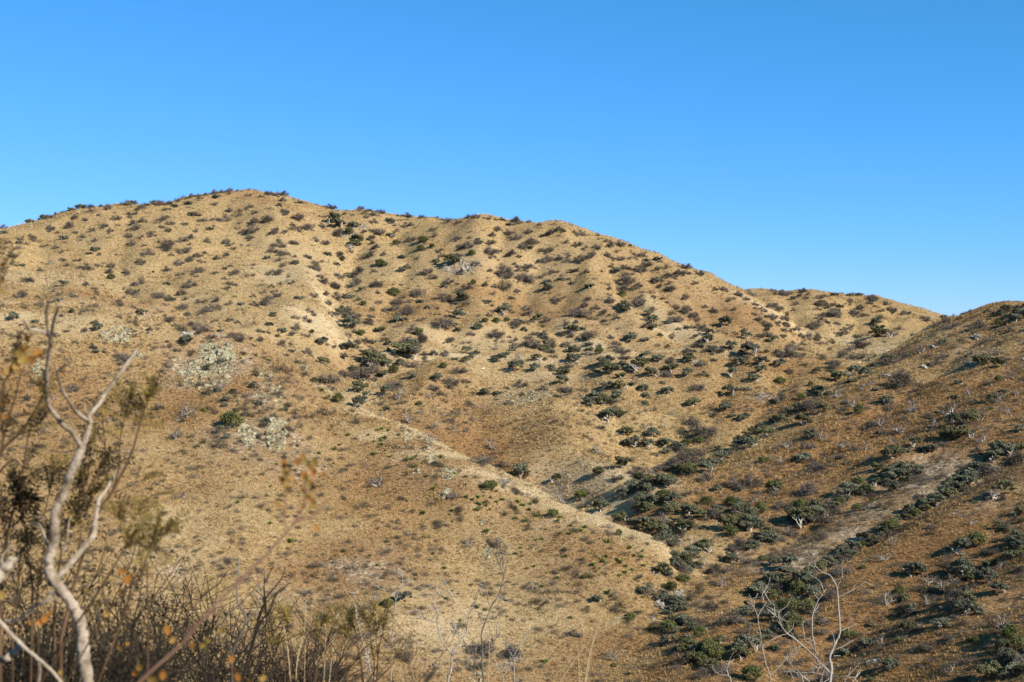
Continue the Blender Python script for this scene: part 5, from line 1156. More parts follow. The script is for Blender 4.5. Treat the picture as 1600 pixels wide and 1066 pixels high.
# the pale dead branch that stands in front at left
d = Shrub('dead_shrub', 'pale weathered dead shrub with forked crooked branches in the left foreground', 'dead shrub', 2.3, 150, 'dead_bark')
d.limb([(138, 1085), (134, 1050), (131, 1020), (128, 990), (123, 965), (110, 942), (97, 923), (85, 907), (77, 893), (78, 872), (84, 850), (86, 820), (87, 796), (95, 780), (104, 758), (113, 733), (124, 708), (128, 697)], 19, 12, to_ground=True, part='trunk', sides=10, rough=.05)
d.limb([(128, 699), (120, 688), (111, 673), (102, 668), (93, 657), (82, 643), (76, 634), (73.5, 620), (73, 600), (73, 588), (75, 566), (77, 548), (80, 533), (76, 524), (67, 519), (57, 516), (46, 515), (42, 508), (37, 500)], 9, 4, dy1=-.25)
d.limb([(79, 531), (81, 518), (84, 502), (88.5, 487), (92, 478)], 5, 3, dy=-.2, dy1=-.35, part='twig')
d.limb([(80, 540), (74, 515), (72, 490), (76, 469)], 4, 2.5, dy=-.22, dy1=-.4, part='twig')
d.limb([(127, 700), (132, 690), (136.5, 677), (140, 662), (138, 648)], 10, 8, part='branch')
d.limb([(140, 660), (133, 655), (120, 645), (113, 636), (108, 627), (97.5, 611), (92, 594), (88, 575)], 7, 3, dy1=-.2)
d.limb([(138, 651), (146, 641), (153.6, 633), (164, 616), (175.6, 600), (196, 572), (214, 546)], 7, 5, dy1=.1)
d.limb([(138, 650), (133, 642), (131.5, 630)], 5, 4, part='twig')
d.limb([(80, 912), (84.5, 906), (101, 891), (121.6, 867), (135, 850), (147, 835), (148.6, 816), (152, 796), (155, 779), (162, 771), (174, 752), (187, 725)], 12, 4, dy1=.12)
d.limb([(80, 864), (73, 850), (69, 836), (62.5, 821), (55, 818), (48, 819)], 4.5, 2.5, dy1=.1, part='twig')
d.limb([(98, 864), (103, 850), (106, 833), (107, 820), (110, 806)], 4.5, 2.5, dy=.05, part='twig')
d.limb([(90, 935), (80, 925), (71, 939), (57, 945), (45, 957), (30, 967), (10, 972)], 6, 5, part='twig')
d.limb([(71, 940), (79, 939), (87, 936)], 4, 3, part='twig')

d = Shrub('dead_branch', 'thin pale fallen branch slanting down across the bottom left corner', 'branch', 2.0, -40, 'dead_bark')
d.limb([(-25, 950), (0, 971.6), (13, 987), (26, 1000), (45, 1018), (67, 1036), (84, 1052), (99, 1072)], 7, 5, part='stick')
d.limb([(60, 1031), (63, 1048), (60, 1070)], 4, 3, part='twig')
d = Shrub('broken_stub', 'stout pale broken stub of wood at the left edge', 'branch', 1.9, -60, 'dead_bark')
d.limb([(-30, 925), (0, 896), (12, 884), (23, 873)], 24, 13, part='stub', rough=.12)
d.limb([(2, 880), (5, 866), (20, 853)], 4, 2, part='twig')
d = Shrub('dead_log', 'short pale log lying among dark twigs in the bottom left corner', 'log', 2.4, 10, 'dead_bark')
d.limb([(4, 1034), (14, 1026), (24, 1018), (34, 1009)], 13, 12, part='log', rough=.08)

# leafy shrubs with feather leaves
def leafy(label, Y, base_u, stems, mat='red_stem', leaf='dark_leaf', n=16, size=.009, leaves=(), group='feather-leaved shrubs in the left foreground', tip='olive_leaf', lift=.5):
    s = Shrub('leafy_shrub', label, 'shrub', Y, base_u, mat, group)
    mbs = {leaf: MB(), tip: MB()}
    for st in stems:
        pts, w0, w1 = st[:3]; opt = st[3] if len(st) > 3 else {}
        path = s.limb(pts, w0, w1, part='stem', to_ground=opt.get('g', False), dy=opt.get('dy', 0), dy1=opt.get('dy1'), sides=6)
        if opt.get('g'): path = path[10:]
        k = opt.get('n', n)
        s.pinnate(mbs[leaf], path, int(k * (1 - lift)), size * Y / 2.3, start=opt.get('s', .3), rach=.045 * Y / 2.3)
        s.pinnate(mbs[tip], path[len(path) // 2:], int(k * lift), size * Y / 2.3, start=.45, rach=.045 * Y / 2.3)
    for k, mb in mbs.items():
        if mb.n:
            o = mb.build('foliage', [M[mat], M[k]], s.root); o['kind'] = 'stuff'
    for lf in leaves: s.big_leaf(*lf)
    return s
leafy('feather-leaved shrub with orange leaf cluster at the left border', 2.2, -20, [
    ([(-8, 740), (0, 709), (15, 691), (30, 678), (45, 657), (57, 637), (69, 614), (72, 596)], 7, 2.5, {'g': True, 'n': 10}),
    ([(0, 715), (3, 697), (4, 675), (2, 650), (6, 628)], 5, 2.5, {'n': 8}),
    ([(4, 700), (9, 671), (18, 639), (25, 617), (31.5, 589), (38, 572)], 4, 2, {'n': 7}),
    ([(-6, 745), (8, 728), (22, 718), (36, 729), (40.5, 705), (45, 678), (50, 668)], 4, 2, {'n': 12}),
    ([(-5, 640), (2, 615), (6, 600), (14, 586), (20, 570), (30, 552)], 5, 3, {'n': 8, 'dy': -.3}),
    ([(-8, 480), (0, 440), (3, 420)], 3, 2, {'n': 5, 'dy': -.3}),
], n=14, leaves=[(43, 528, 16, 'orange_leaf', -.3, 1.3), (40, 545, 14, 'orange_leaf', -.3, 1.0), (58, 550, 15, 'orange_leaf', -.3, .5), (50, 562, 16, 'orange_leaf', -.25, 2.0), (35, 562, 18, 'yellow_leaf', -.3, .9), (26, 572, 18, 'yellow_leaf', -.3, 1.1),
                 (15, 580, 16, 'yellow_leaf', -.3, .8), (30, 552, 17, 'yellow_leaf', -.35, 1.4), (62, 556, 11, 'orange_leaf', -.3, .2), (4, 628, 15, 'orange_leaf', -.2, .5), (2, 641, 14, 'yellow_leaf', -.2, 2.5), (8, 651, 12, 'orange_leaf', -.2, 0), (4, 437, 13, 'yellow_leaf', -.3, 1.2), (1, 455, 12, 'yellow_leaf', -.3, 1.0), (3, 414, 9, 'orange_leaf', -.3, 1.4)])
leafy('dark feather-leaved shrub with many upright stems, left of dead trunk', 2.6, 10, [
    ([(0, 960), (3.4, 915), (8.4, 855), (15, 819), (22, 791), (27, 765), (29, 750), (36, 729)], 6, 2, {'g': True}),
    ([(15, 822), (22, 820), (30, 814), (36, 790), (40.5, 768), (44, 745)], 3, 1.5),
    ([(12, 835), (4, 815), (0, 795)], 3, 2, {'n': 6}),
    ([(50, 960), (50.7, 917), (44, 867), (39, 821), (32, 800), (26, 780), (22, 765)], 4.5, 1.5, {'g': True, 'n': 22}),
    ([(74, 862), (60, 845), (50.7, 832)], 3, 2, {'n': 4}),
    ([(82, 845), (74, 830), (56, 811), (48, 798), (42, 785)], 2.5, 1.5, {'n': 10}),
    ([(80, 820), (68, 803), (57, 791), (49, 780), (42, 768)], 2.5, 1.5, {'n': 8}),
    ([(20, 960), (28, 930), (30, 890), (33, 860)], 3, 2, {'g': True, 'n': 12}),
    ([(24, 870), (38, 855), (45, 848)], 3, 2, {'n': 10}),
    ([(60, 1000), (58, 940), (64, 890), (68, 860), (75, 835), (82, 808)], 3, 1.5, {'g': True, 'n': 20}),
], n=16, size=.0085, lift=.15)
leafy('dark feather-leaved shrub right behind the dead trunk', 2.7, 110, [
    ([(85, 960), (90, 900), (96, 865), (93, 841), (100, 828), (115, 811), (126, 795), (135, 777), (143, 762), (149, 746)], 4.5, 1.5, {'g': True, 'n': 26}),
    ([(100, 830), (112, 800), (122, 780), (124, 762), (128, 748)], 3, 1.5, {'n': 18}),
    ([(122, 870), (126, 840), (126, 815), (128, 800)], 2.5, 1.5, {'n': 6}),
    ([(120, 880), (134, 850), (143, 822)], 3, 1.5, {'n': 5}),
    ([(130, 777), (141, 760), (152, 743), (158, 730), (164, 715), (164, 694), (161, 664), (161, 640)], 3, 1.5, {'n': 20}),
    ([(164, 715), (166, 735), (167, 752), (169, 772)], 2, 1.5, {'n': 4}),
    ([(135, 760), (138, 735), (140, 715), (139, 698)], 2.5, 1.2, {'n': 14}),
    ([(70, 800), (76, 775), (80, 755), (86, 738)], 2.5, 1.5, {'n': 16}),
], n=14, size=.0085, lift=.22)
leafy('tall red-stemmed shrub slanting right, olive leaf tips', 2.4, 100, [
    ([(95, 1000), (120, 900), (150, 812), (160, 790), (172, 774), (184, 752), (197.6, 727), (208, 701), (216, 672), (226, 642), (233, 620), (240, 605)], 7, 2, {'g': True, 'n': 26, 's': .75}),
    ([(172, 776), (184, 740), (187, 700), (189, 679), (196, 649), (204, 625)], 3, 1.2, {'n': 20, 's': .5}),
    ([(168, 772), (190, 765), (208, 756), (225, 750)], 2, 1, {'n': 4}),
    ([(165, 783), (185, 784), (205, 784)], 1.6, 1, {'n': 2}),
    ([(178, 690), (181, 700), (183, 715)], 1.5, 1, {'n': 3}),
    ([(205, 778), (222, 775), (234, 778)], 1.5, 1, {'n': 5}),
], n=14, size=.0075, lift=.75)
leafy('olive and orange feather-leaved shrub left of centre bottom', 2.1, 140, [
    ([(60, 1075), (110, 990), (150, 930), (175, 890), (190, 865), (200, 850), (208, 836)], 4, 2, {'g': True, 'n': 14, 's': .75}),
    ([(150, 1075), (185, 985), (205, 930), (222, 895), (230, 870), (236, 850), (244, 828)], 4, 1.5, {'g': True, 'n': 22, 's': .7}),
    ([(228, 868), (240, 855), (252, 838), (262, 826)], 2, 1, {'n': 9, 's': .1}),
    ([(200, 850), (190, 835), (188, 820), (186, 808)], 2, 1, {'n': 9, 's': .1}),
    ([(230, 1070), (232, 980), (230, 920), (231, 880)], 3, 2, {'g': True, 'n': 3}),
    ([(100, 1075), (165, 960), (215, 905), (222, 895)], 3, 1.5, {'g': True, 'n': 4}),
    ([(200, 845), (212, 825), (218, 808)], 2, 1, {'n': 9, 's': .1}),
], n=14, size=.0085, lift=.85, leaf='olive_leaf', leaves=[(70, 966, 17, 'orange_leaf', -.1, 1.2), (62, 972, 12, 'orange_leaf', -.1, .8), (48, 973, 10, 'orange_leaf', -.1, 1.3), (78, 958, 10, 'orange_leaf', -.1, 1.6), (155, 943, 14, 'yellow_leaf', 0, 2.2), (167, 959, 12, 'yellow_leaf', 0, 1.2), (135, 922, 10, 'yellow_leaf', 0, 2.0),
    (199, 1005, 10, 'orange_leaf', 0, 1.5), (188, 1012, 13, 'orange_leaf', 0, 2.3), (218, 1042, 15, 'yellow_leaf', -.2, 1.0), (212, 1052, 14, 'orange_leaf', -.2, .5), (95, 1050, 11, 'yellow_leaf', 0, 1), (200, 905, 17, 'orange_leaf', -.1, 1.2), (212, 890, 15, 'yellow_leaf', -.1, 2.1), (192, 892, 14, 'orange_leaf', -.1, .7), (190, 925, 13, 'yellow_leaf', 0, 0), (262, 985, 16, 'orange_leaf', -.4, 2), (270, 1000, 13, 'yellow_leaf', -.4, 1), (2, 930, 16, 'yellow_leaf', -.2, 1.5)])
leafy('pinkish bare-stemmed shrub ending in a blurred orange leaf cluster', 1.45, 150, [
    ([(185, 1110), (205, 1080), (227, 1057), (267, 1022), (289, 1001), (328, 954), (359, 923), (380, 902), (402, 881), (433, 848), (451, 828), (461, 815)], 6.5, 4.5, {'g': True, 'n': 0}),
    ([(459, 818), (468, 805), (474, 790), (478, 768), (478, 745)], 5, 3, {'n': 0}),
    ([(452, 828), (445, 815), (444, 795), (447, 770), (448, 752)], 3.5, 2.5, {'n': 0}),
    ([(462, 815), (484, 809), (503, 795), (511, 781)], 4, 2.5, {'n': 0}),
    ([(289, 1001), (300, 980), (330, 960), (350, 945)], 3, 2, {'n': 0}),
], mat='pink_stem', n=0, leaves=[(444 + 3 * (i % 4), 728 + 6 * i, 11, 'yellow_leaf' if i % 4 else 'dark_leaf', .03 * (i % 3 - 1), 1.2 + .25 * i) for i in range(7)] + [(474 + 4 * (i % 5), 716 + 5 * i, 11, ('yellow_leaf', 'olive_leaf', 'yellow_leaf', 'orange_leaf', 'dark_leaf')[i % 5], .03 * (i % 3 - 1), 1.0 + .2 * i) for i in range(16)] + [(443, 724, 15, 'orange_leaf', 0, 1.6), (452, 728, 13, 'yellow_leaf', .04, 1.3), (447, 740, 17, 'yellow_leaf', 0, 1.9), (448, 754, 14, 'yellow_leaf', -.03, .9), (440, 748, 12, 'orange_leaf', .02, 2.4), (465, 722, 15, 'orange_leaf', 0, 1.1), (473, 713, 13, 'orange_leaf', .03, 1.5), (492, 722, 17, 'yellow_leaf', 0, 1.7), (490, 738, 15, 'orange_leaf', 0, 1.3),
    (476, 742, 16, 'orange_leaf', 0, 1.8), (484, 758, 15, 'yellow_leaf', -.03, 1.2), (475, 766, 16, 'yellow_leaf', .02, 2.0), (482, 775, 14, 'yellow_leaf', 0, .8), (488, 790, 13, 'yellow_leaf', 0, .4), (433, 788, 14, 'orange_leaf', .05, 2.1), (407, 793, 9, 'orange_leaf', .05, 1.6), (506, 742, 9, 'orange_leaf', 0, 1.4), (495, 826, 11, 'orange_leaf', 0, 1.6), (443, 800, 10, 'yellow_leaf', 0, 1.2), (428, 806, 9, 'yellow_leaf', 0, .5), (479, 752, 10, 'dark_leaf', 0, 1.5), (486, 764, 10, 'dark_leaf', 0, 1.2), (451, 748, 9, 'dark_leaf', 0, 1.8),
    (318, 1008, 14, 'yellow_leaf', .1, .6), (325, 1000, 12, 'yellow_leaf', .1, 2), (365, 1045, 16, 'orange_leaf', 0, 1.6), (362, 1030, 14, 'orange_leaf', 0, 1.1), (372, 1058, 15, 'orange_leaf', 0, 2), (390, 1064, 14, 'orange_leaf', 0, .3), (410, 1060, 15, 'yellow_leaf', 0, .4), (240, 1062, 20, 'yellow_leaf', -.1, .4), (255, 1055, 16, 'orange_leaf', -.1, 1.4), (225, 1070, 16, 'yellow_leaf', -.1, 2.4), (345, 985, 12, 'yellow_leaf', 0, .7), (301, 1008, 10, 'orange_leaf', 0, .4)])
leafy('olive broom-like shrub at the bottom, left of the dead saplings', 4.2, 582, [
    ([(574, 1100), (560, 1012), (556, 990), (550, 972)], 3, 1, {'g': True, 'n': 14, 's': .6}),
    ([(580, 1100), (585, 1040), (580, 1010), (578, 985), (573, 965)], 3, 1, {'g': True, 'n': 18, 's': .6}),
    ([(588, 1066), (592, 1015), (598, 990), (600, 975)], 2.5, 1, {'n': 12, 's': .5}),
    ([(586, 1066), (600, 1052), (612, 1040), (620, 1020)], 3, 1, {'n': 12, 's': .5}),
    ([(566, 1066), (562, 1020), (548, 1000), (543, 985)], 2.5, 1, {'n': 12, 's': .4}),
    ([(575, 1066), (590, 1035), (588, 1000), (590, 980)], 2, 1, {'n': 12, 's': .4}),
], n=10, size=.006, lift=.7, leaf='olive_leaf')
leafy('olive leafy shrub rising behind the pale grass stalks', 3.6, 450, [
    ([(445, 1090), (444, 1030), (430, 1000), (424, 985)], 2.5, 1, {'g': True, 'n': 12, 's': .5}),
    ([(455, 1090), (455, 1010), (452, 985), (448, 972)], 2.5, 1, {'g': True, 'n': 14, 's': .5}),
    ([(460, 1080), (478, 1000), (492, 985), (508, 972)], 2.5, 1, {'g': True, 'n': 12, 's': .5}),
    ([(490, 1080), (498, 1020), (499, 990)], 2, 1, {'g': True, 'n': 7, 's': .5}),
], n=10, size=.006, lift=.6, leaf='olive_leaf')

# dark seed-head shrub
s = Shrub('seedhead_shrub', 'dark brown shrub with dense dried leaf heads at lower left', 'shrub', 3.9, 240, 'dark_stem')
for i, (pts) in enumerate([[(248, 1090), (246, 1030), (243, 985), (240, 965)], [(246, 1030), (252, 985), (258, 960), (262, 945)], [(244, 1000), (236, 965), (231, 945)], [(210, 1050), (213, 1000), (218, 968)], [(262, 1090), (268, 1010), (280, 965), (290, 940)],
                           [(300, 1090), (296, 1040), (292, 1000), (288, 975)], [(180, 1080), (205, 1000), (190, 960), (187, 950)], [(322, 1090), (322, 1020), (326, 985), (330, 972)]]):
    s.limb(pts, 3.5, 1.5, to_ground=(i in (0, 3, 4, 5, 7)), part='stem', sides=5)
for (u, v, n, sp) in [(240, 948, 70, .014), (256, 945, 80, .014), (248, 968, 60, .013), (232, 938, 30, .009), (272, 955, 24, .010), (218, 965, 12, .006), (323, 978, 30, .009), (326, 990, 22, .007), (213, 985, 14, .008), (250, 1000, 30, .02)]:
    s.leaf_bunch(P(u, v, 3.9), n, .013, sp * 1.3, 'dark_leaf')

# thickets of bare twigs along the bottom edge
def twig_bush(label, Y, us, top, n, mat, seed, w=2.2, leafmat=None, nleaf=0, name='twig_bush'):
    s = Shrub(name, label, 'twig bush', Y, np.mean(us), mat, 'bare twig bushes along the bottom'); r = rs(seed)
    for i in range(n):
        if i % 5 == 0: cu = r.uniform(*us)
        u0 = cu + r.randn() * 8; tall = (1095 - top) * (.2 + 1.25 * r.rand() ** 2.2); u1 = u0 + math.tan(r.uniform(-.95, .95)) * tall * .8; v1 = 1095 - tall
        k = 6; uu = np.linspace(u0, u1, k) + r.randn(k) * 5; vv = np.linspace(1110, v1, k)
        dy = r.uniform(-.25, .25)
        path = s.limb(list(zip(uu, vv)), w * r.uniform(.7, 1.5), w * .4, to_ground=True, part='stem', dy=dy, sides=4)
        mb = MB(); path = path[10:]
        for j in range(9):
            q = path[r.randint(3, len(path) - 2)]; dd = r.randn(3) * [1, .6, .7] + [0, 0, .9]; dd /= np.linalg.norm(dd)
            L = r.uniform(.03, .11) * Y / 2.5
            pp, _ = limb(r, q, dd, L, .35, 4); mb.tube(pp - s.base, np.linspace(w * .3, w * .12, 5) / F * Y, 3)
        o = mb.build('twigs', [M[mat]], s.root); o['kind'] = 'stuff'
        if leafmat and nleaf:
            s.leaf_bunch(path[-1], nleaf, .012, .022, leafmat); s.leaf_bunch(path[len(path) // 2], nleaf, .013, .035, leafmat)
    return s
twig_bush('dense dark twigs filling the bottom left corner', 2.9, (-10, 110), 950, 55, 'dark_stem', 1, 3.0, 'dark_leaf', 20)
twig_bush('grey brown twigs in the left corner behind the dead trunk', 3.4, (0, 150), 880, 46, 'dark_stem', 2, 2.8, 'dark_leaf', 20)
twig_bush('reddish twigs right of the dead trunk at the bottom', 2.8, (120, 260), 930, 44, 'dark_stem', 3, 2.6, 'dark_leaf', 16)
twig_bush('black twiggy thicket at the bottom under the seed heads', 4.6, (170, 330), 950, 42, 'dark_stem', 4, 3.0, 'dark_leaf', 14)
twig_bush('dark tangled twigs at the bottom between the stems', 5.2, (300, 430), 955, 40, 'dark_stem', 5, 2.8, 'dark_leaf', 5)
twig_bush('low dark thicket under the pale grass stalks', 5.4, (410, 510), 1000, 42, 'dark_stem', 6, 2.6)
twig_bush('reddish thin twigs at the bottom right of the thicket', 3.9, (490, 620), 1010, 9, 'red_stem', 7, 1.6)
s = Shrub('bare_shrub', 'bare dark forked shrub standing up from the twigs', 'shrub', 3.4, 385, 'dark_stem')
s.limb([(372, 1090), (385, 1040), (390, 1018), (399, 990), (403, 975), (408, 957), (412, 945), (417, 933), (427, 920), (437, 908), (443, 897), (446, 886)], 5, 1.6, 'dark_stem', True)
s.limb([(384, 1040), (394, 1011), (402, 985), (410, 968), (418, 960), (424, 950), (429, 933), (440, 922), (452, 911)], 5, 1.3)
s.limb([(416, 958), (414, 945), (412.5, 924), (413.5, 902)], 3, 2)
s.limb([(413, 912), (420, 898), (427, 884)], 2.4, 1.8, part='twig')
s.limb([(363, 1090), (363, 1024), (374, 995), (384.5, 970), (379, 955), (372, 943), (370, 926), (371, 905), (374, 871)], 5, 2, 'grey_stem', True)
s.limb([(340, 1000), (346, 980), (354, 963), (370, 948), (384, 935), (394, 925), (403, 912)], 3, 1.5, 'grey_stem')
s.limb([(392, 1016), (402, 1009), (415, 999)], 2.5, 1.5, part='twig')

# the weathered grey stick lying at the bottom
s = Shrub('fallen_stick', 'dark curved stick lying at the bottom left of the saplings', 'stick', 6.0, 520, 'dark_stem')
s.limb([(490, 1062), (505, 1060), (522, 1056), (535, 1050), (545, 1046)], 7, 6, part='stick')
s.limb([(512, 1058), (519, 1048), (528, 1036), (531, 1034)], 4, 2, part='twig')
s.limb([(515, 1052), (523, 1038), (524, 1033)], 3, 1.5, part='twig')
s = Shrub('seed_pod', 'blurred dark brown seed pod hanging low in front', 'seed pod', 1.4, 670, 'dark_stem')
s.limb([(640, 1130), (652, 1095), (663, 1072)], 2, 2, part='stem', to_ground=True)
s.limb([(664, 1070), (667, 1064), (672, 1058), (677, 1051), (680, 1046)], 8, 5, part='pod')

# pale grass stalks
def stalks(label, Y, base_u, lst, seed):
    s = Shrub('grass_clump', label, 'grass', Y, base_u, 'straw', 'tall grass stalks in the foreground')
    for pts, w in lst: s.limb(pts, w * .72, w * .4, to_ground=True, part='stalk', sides=4, rough=0)
    return s
s = stalks('tall pale grass stalks crossing in a V at bottom centre right', 4.5, 860, [
    ([(868, 1075), (903.6, 1023), (929, 994), (947, 981), (967, 967)], 2.8), ([(911, 1090), (918, 1040), (924, 1011), (931.6, 986), (937, 970), (942, 955)], 2.4), ([(905.5, 1090), (905, 1050), (903, 1022), (902, 1005)], 1.8), ([(914, 1080), (929, 994), (938, 975), (947.6, 960)], 1.6)], 1)
mb = MB(); r = rs(77)
for q in range(130):
    t = r.rand(); c = P(946 + 22 * t + r.randn() * 2, 982 - 15 * t + r.randn() * 2.5, 4.5) - s.base
    dd = np.array([.7, .1, .35]) + r.randn(3) * .25; nn = np.cross(dd, [0, 1, 0]); mb.add([c, c + nn * .0012, c + dd * .022], [(0, 1, 2)])
o = mb.build('seed_head', [M['straw']], s.root); o['kind'] = 'stuff'
stalks('two leaning straw-coloured grass stalks near the dark thicket', 4.0, 458, [([(456, 1090), (452, 1040), (449, 1010), (444, 984), (440, 960), (435.7, 935)], 2.2), ([(462, 1090), (464, 1036), (472, 1000), (477, 972), (477, 941)], 2.2), ([(477, 965), (481, 955), (486, 946)], 1.2)], 2)
stalks('pair of straight pale stalks right of the thicket', 4.2, 510, [([(505, 1090), (508, 1020), (510, 984)], 2.0), ([(512, 1090), (518, 1030), (522, 993)], 2.0)], 3)
stalks('single pale stalk in front of the dead sapling', 5.0, 763, [([(762, 1100), (764, 1030), (766, 975), (767, 950)], 1.6), ([(842, 1075), (834, 1050), (826, 1032)], 1.4)], 4)
stalks('short straw stalks in the lower left corner', 2.8, 30, [([(20 + 9 * i, 1090), (24 + 9 * i + (i % 3) * 6, 1030 - (i * 37) % 50)], 2.0) for i in range(12)], 5)
stalks('thin pale stalk behind the pinkish stem', 6.0, 372, [([(384, 1090), (391, 1040), (389, 1015)], 1.6), ([(370, 1000), (371, 920), (375, 868)], 1.5)], 6)

# bleached dead saplings lower on the near slope
M['bleached'] = plain_mat('bleached_wood', [(.12, .105, .088), (.29, .26, .225), (.43, .395, .345)], 5, .2, .9, bump=.3)
def sapling(label, Y, base_u, lst, seed, mat='bleached', fine=40):
    s = Shrub('dead_sapling', label, 'dead tree', Y, base_u, mat, 'bleached dead saplings on the near slope')
    r = rs(seed)
    for i, (pts, w0, w1) in enumerate(lst):
        s.limb(pts, w0 * .72, w1 * .72, to_ground=(i == 0 or pts[0][1] > 1075), part='trunk' if i == 0 else 'branch', sides=6, rough=.06)
    mb = MB()
    for q in range(fine):
        path = s.limbs[r.randint(len(s.limbs))]
        if len(path) < 8: continue
        p = path[r.randint(len(path) // 3, len(path) - 1)]
        dd = r.randn(3) + [0, 0, .8]; dd /= np.linalg.norm(dd); L = r.uniform(8, 26) / F * Y
        pp, _ = limb(r, p, dd, L, .45, 4); mb.tube(pp - s.base, np.linspace(1.3, .6, 5) / F * Y * .6, 3)
    o = mb.build('twigs', [M[mat]], s.root); o['kind'] = 'stuff'
sapling('tall bleached dead sapling with two main limbs at bottom right', 12, 1297, [
    ([(1295, 1100), (1297, 1066), (1299, 1043), (1296, 1028), (1301, 1015), (1304, 1007), (1310, 996), (1312, 985), (1310.5, 956), (1309, 935), (1308, 918)], 7, 3.2),
    ([(1307.5, 918), (1304, 910), (1300, 903), (1295, 898), (1288, 896), (1282, 892), (1275, 886), (1268, 884), (1263, 881)], 2.8, 1.5),
    ([(1307.5, 917), (1312, 910), (1316, 904), (1316, 893), (1315, 884), (1318, 875)], 2.4, 1.2), ([(1291, 897), (1290, 888), (1291, 879)], 1.8, 1.3), ([(1278, 888), (1274, 884), (1272, 879)], 1.6, 1.0),
    ([(1313, 986), (1322, 982), (1330, 979), (1338, 974)], 2.4, 1.5), ([(1312, 932), (1325, 926), (1337, 919), (1352, 910), (1358, 913), (1364, 915)], 1.8, 1.2), ([(1304, 1008), (1303, 998), (1300, 988)], 2, 1.2), ([(1308, 1014), (1317, 1010), (1325, 1005), (1334, 1001)], 2, 1.2), ([(1303, 1025), (1313, 1025)], 2, 1.4),
    ([(1297, 1052), (1290, 1044), (1281, 1036), (1273, 1026), (1262, 1016), (1252, 1007), (1240, 997), (1230, 990), (1222, 980), (1213, 968), (1212, 963), (1205, 957), (1197, 950)], 4.2, 1.6),
    ([(1274, 1027), (1273, 1010), (1270, 996), (1269, 984), (1269, 968), (1271, 957), (1275, 946), (1280, 935), (1286, 929)], 2.8, 1.6), ([(1288, 925), (1285, 918), (1282, 910), (1275, 904), (1264, 897)], 1.8, 1), ([(1287, 926), (1292, 919), (1297, 914)], 1.6, 1),
    ([(1222, 979), (1217, 966), (1218, 955), (1226, 950), (1233, 941), (1238, 931)], 1.9, 1), ([(1211, 961), (1210, 952), (1210, 945)], 1.8, 1), ([(1230, 990), (1238, 982), (1241, 970)], 1.6, 1), ([(1253, 1007), (1248, 1015), (1243, 1022), (1234, 1025)], 2, 1.4), ([(1258, 1002), (1256, 990), (1254, 975)], 1.5, .9), ([(1272, 1016), (1267, 1008), (1265, 997)], 1.8, 1.1)], 1)
sapling('slender leaning dead sapling with a Y top, left of the tall one', 11.5, 1204, [
    ([(1206, 1100), (1204, 1066), (1202.8, 1055), (1196, 1035), (1193, 1020), (1190, 1008), (1188, 990), (1185, 975), (1184, 965), (1180, 953), (1176, 946), (1167, 941)], 3, 1.4),
    ([(1184, 965), (1188, 955), (1193, 949), (1198, 940)], 1.8, 1.2), ([(1178, 948), (1179, 938), (1184, 927)], 1.5, 1), ([(1175, 944), (1173, 935), (1170, 928)], 1.4, .9), ([(1191, 1010), (1200, 1003), (1212, 997), (1219, 993), (1229, 991)], 2, 1.4),
    ([(1203, 1056), (1211, 1048), (1220, 1039), (1228, 1030), (1234, 1024), (1243, 1018), (1250, 1009)], 2, 1.3), ([(1187, 1000), (1178, 998), (1167, 996)], 1.7, 1.2), ([(1192, 942), (1194, 928), (1197, 916)], 1.4, .9)], 2, fine=18)
sapling('jumble of bleached dead branches at the foot of the saplings', 11, 1262, [
    ([(1262, 1100), (1255, 1066), (1250, 1052), (1240, 1043), (1232, 1034), (1228, 1026)], 3, 1.6), ([(1250, 1052), (1262, 1051), (1275, 1052), (1287, 1055)], 2.2, 1.4), ([(1250, 1052), (1238, 1050), (1224, 1050)], 2, 1.2), ([(1244, 1046), (1236, 1048), (1229, 1043)], 2, 1), ([(1250, 1053), (1258, 1060), (1268, 1068)], 2.4, 1.6),
    ([(1288, 1100), (1284, 1062), (1286, 1050), (1290, 1040)], 2.6, 1.3), ([(1278, 1080), (1283, 1060), (1288, 1048)], 2, 1.2), ([(1276, 1052), (1281, 1040), (1280, 1032)], 1.8, 1), ([(1316, 1090), (1321, 1062), (1329, 1052)], 2, 1.3), ([(1328, 1080), (1334, 1062), (1339, 1057)], 2, 1.2)], 3, fine=50)
sapling('low curled white dead branches at the bottom, right of the creek', 13, 1130, [
    ([(1145, 1110), (1142, 1066), (1138, 1056), (1128, 1055), (1118, 1050), (1113, 1043), (1114, 1040)], 2.6, 1.5), ([(1138, 1056), (1136, 1045), (1139, 1037)], 2, 1.3)], 4, fine=6)
sapling('fine branching dead sapling at the bottom left of centre', 9, 700, [
    ([(702, 1110), (700, 1066), (704, 1050), (705.6, 1037), (706, 1022), (711, 1013), (718, 1004), (724, 996), (729, 988), (731, 975), (733, 961), (734, 950)], 5, 2.2),
    ([(706, 1024), (696, 1010), (690, 1000), (686, 988), (683, 974), (684, 964), (687, 957)], 3.2, 1.6), ([(732, 962), (722, 954), (714, 945), (706, 930), (700, 918), (694, 911)], 2.8, 1.4), ([(733, 960), (740, 948), (746, 932), (750, 920), (756, 914)], 2, 1),
    ([(687, 974), (672, 970), (655, 967), (642, 967)], 1.7, 1), ([(726, 992), (716, 986), (706, 978), (698, 968)], 2, 1.1), ([(708, 1000), (708, 985), (708, 972)], 1.6, 1), ([(700, 1066), (690, 1050), (683, 1042), (676, 1035)], 3, 2), ([(683, 975), (682, 962), (679, 945), (675, 927)], 1.7, 1), ([(718, 1003), (717, 990), (716, 983)], 1.5, 1), ([(704, 934), (694, 931), (685, 929)], 1.4, .9), ([(709, 1022), (716, 1022), (722, 1018)], 1.8, 1.2)], 5, fine=60)
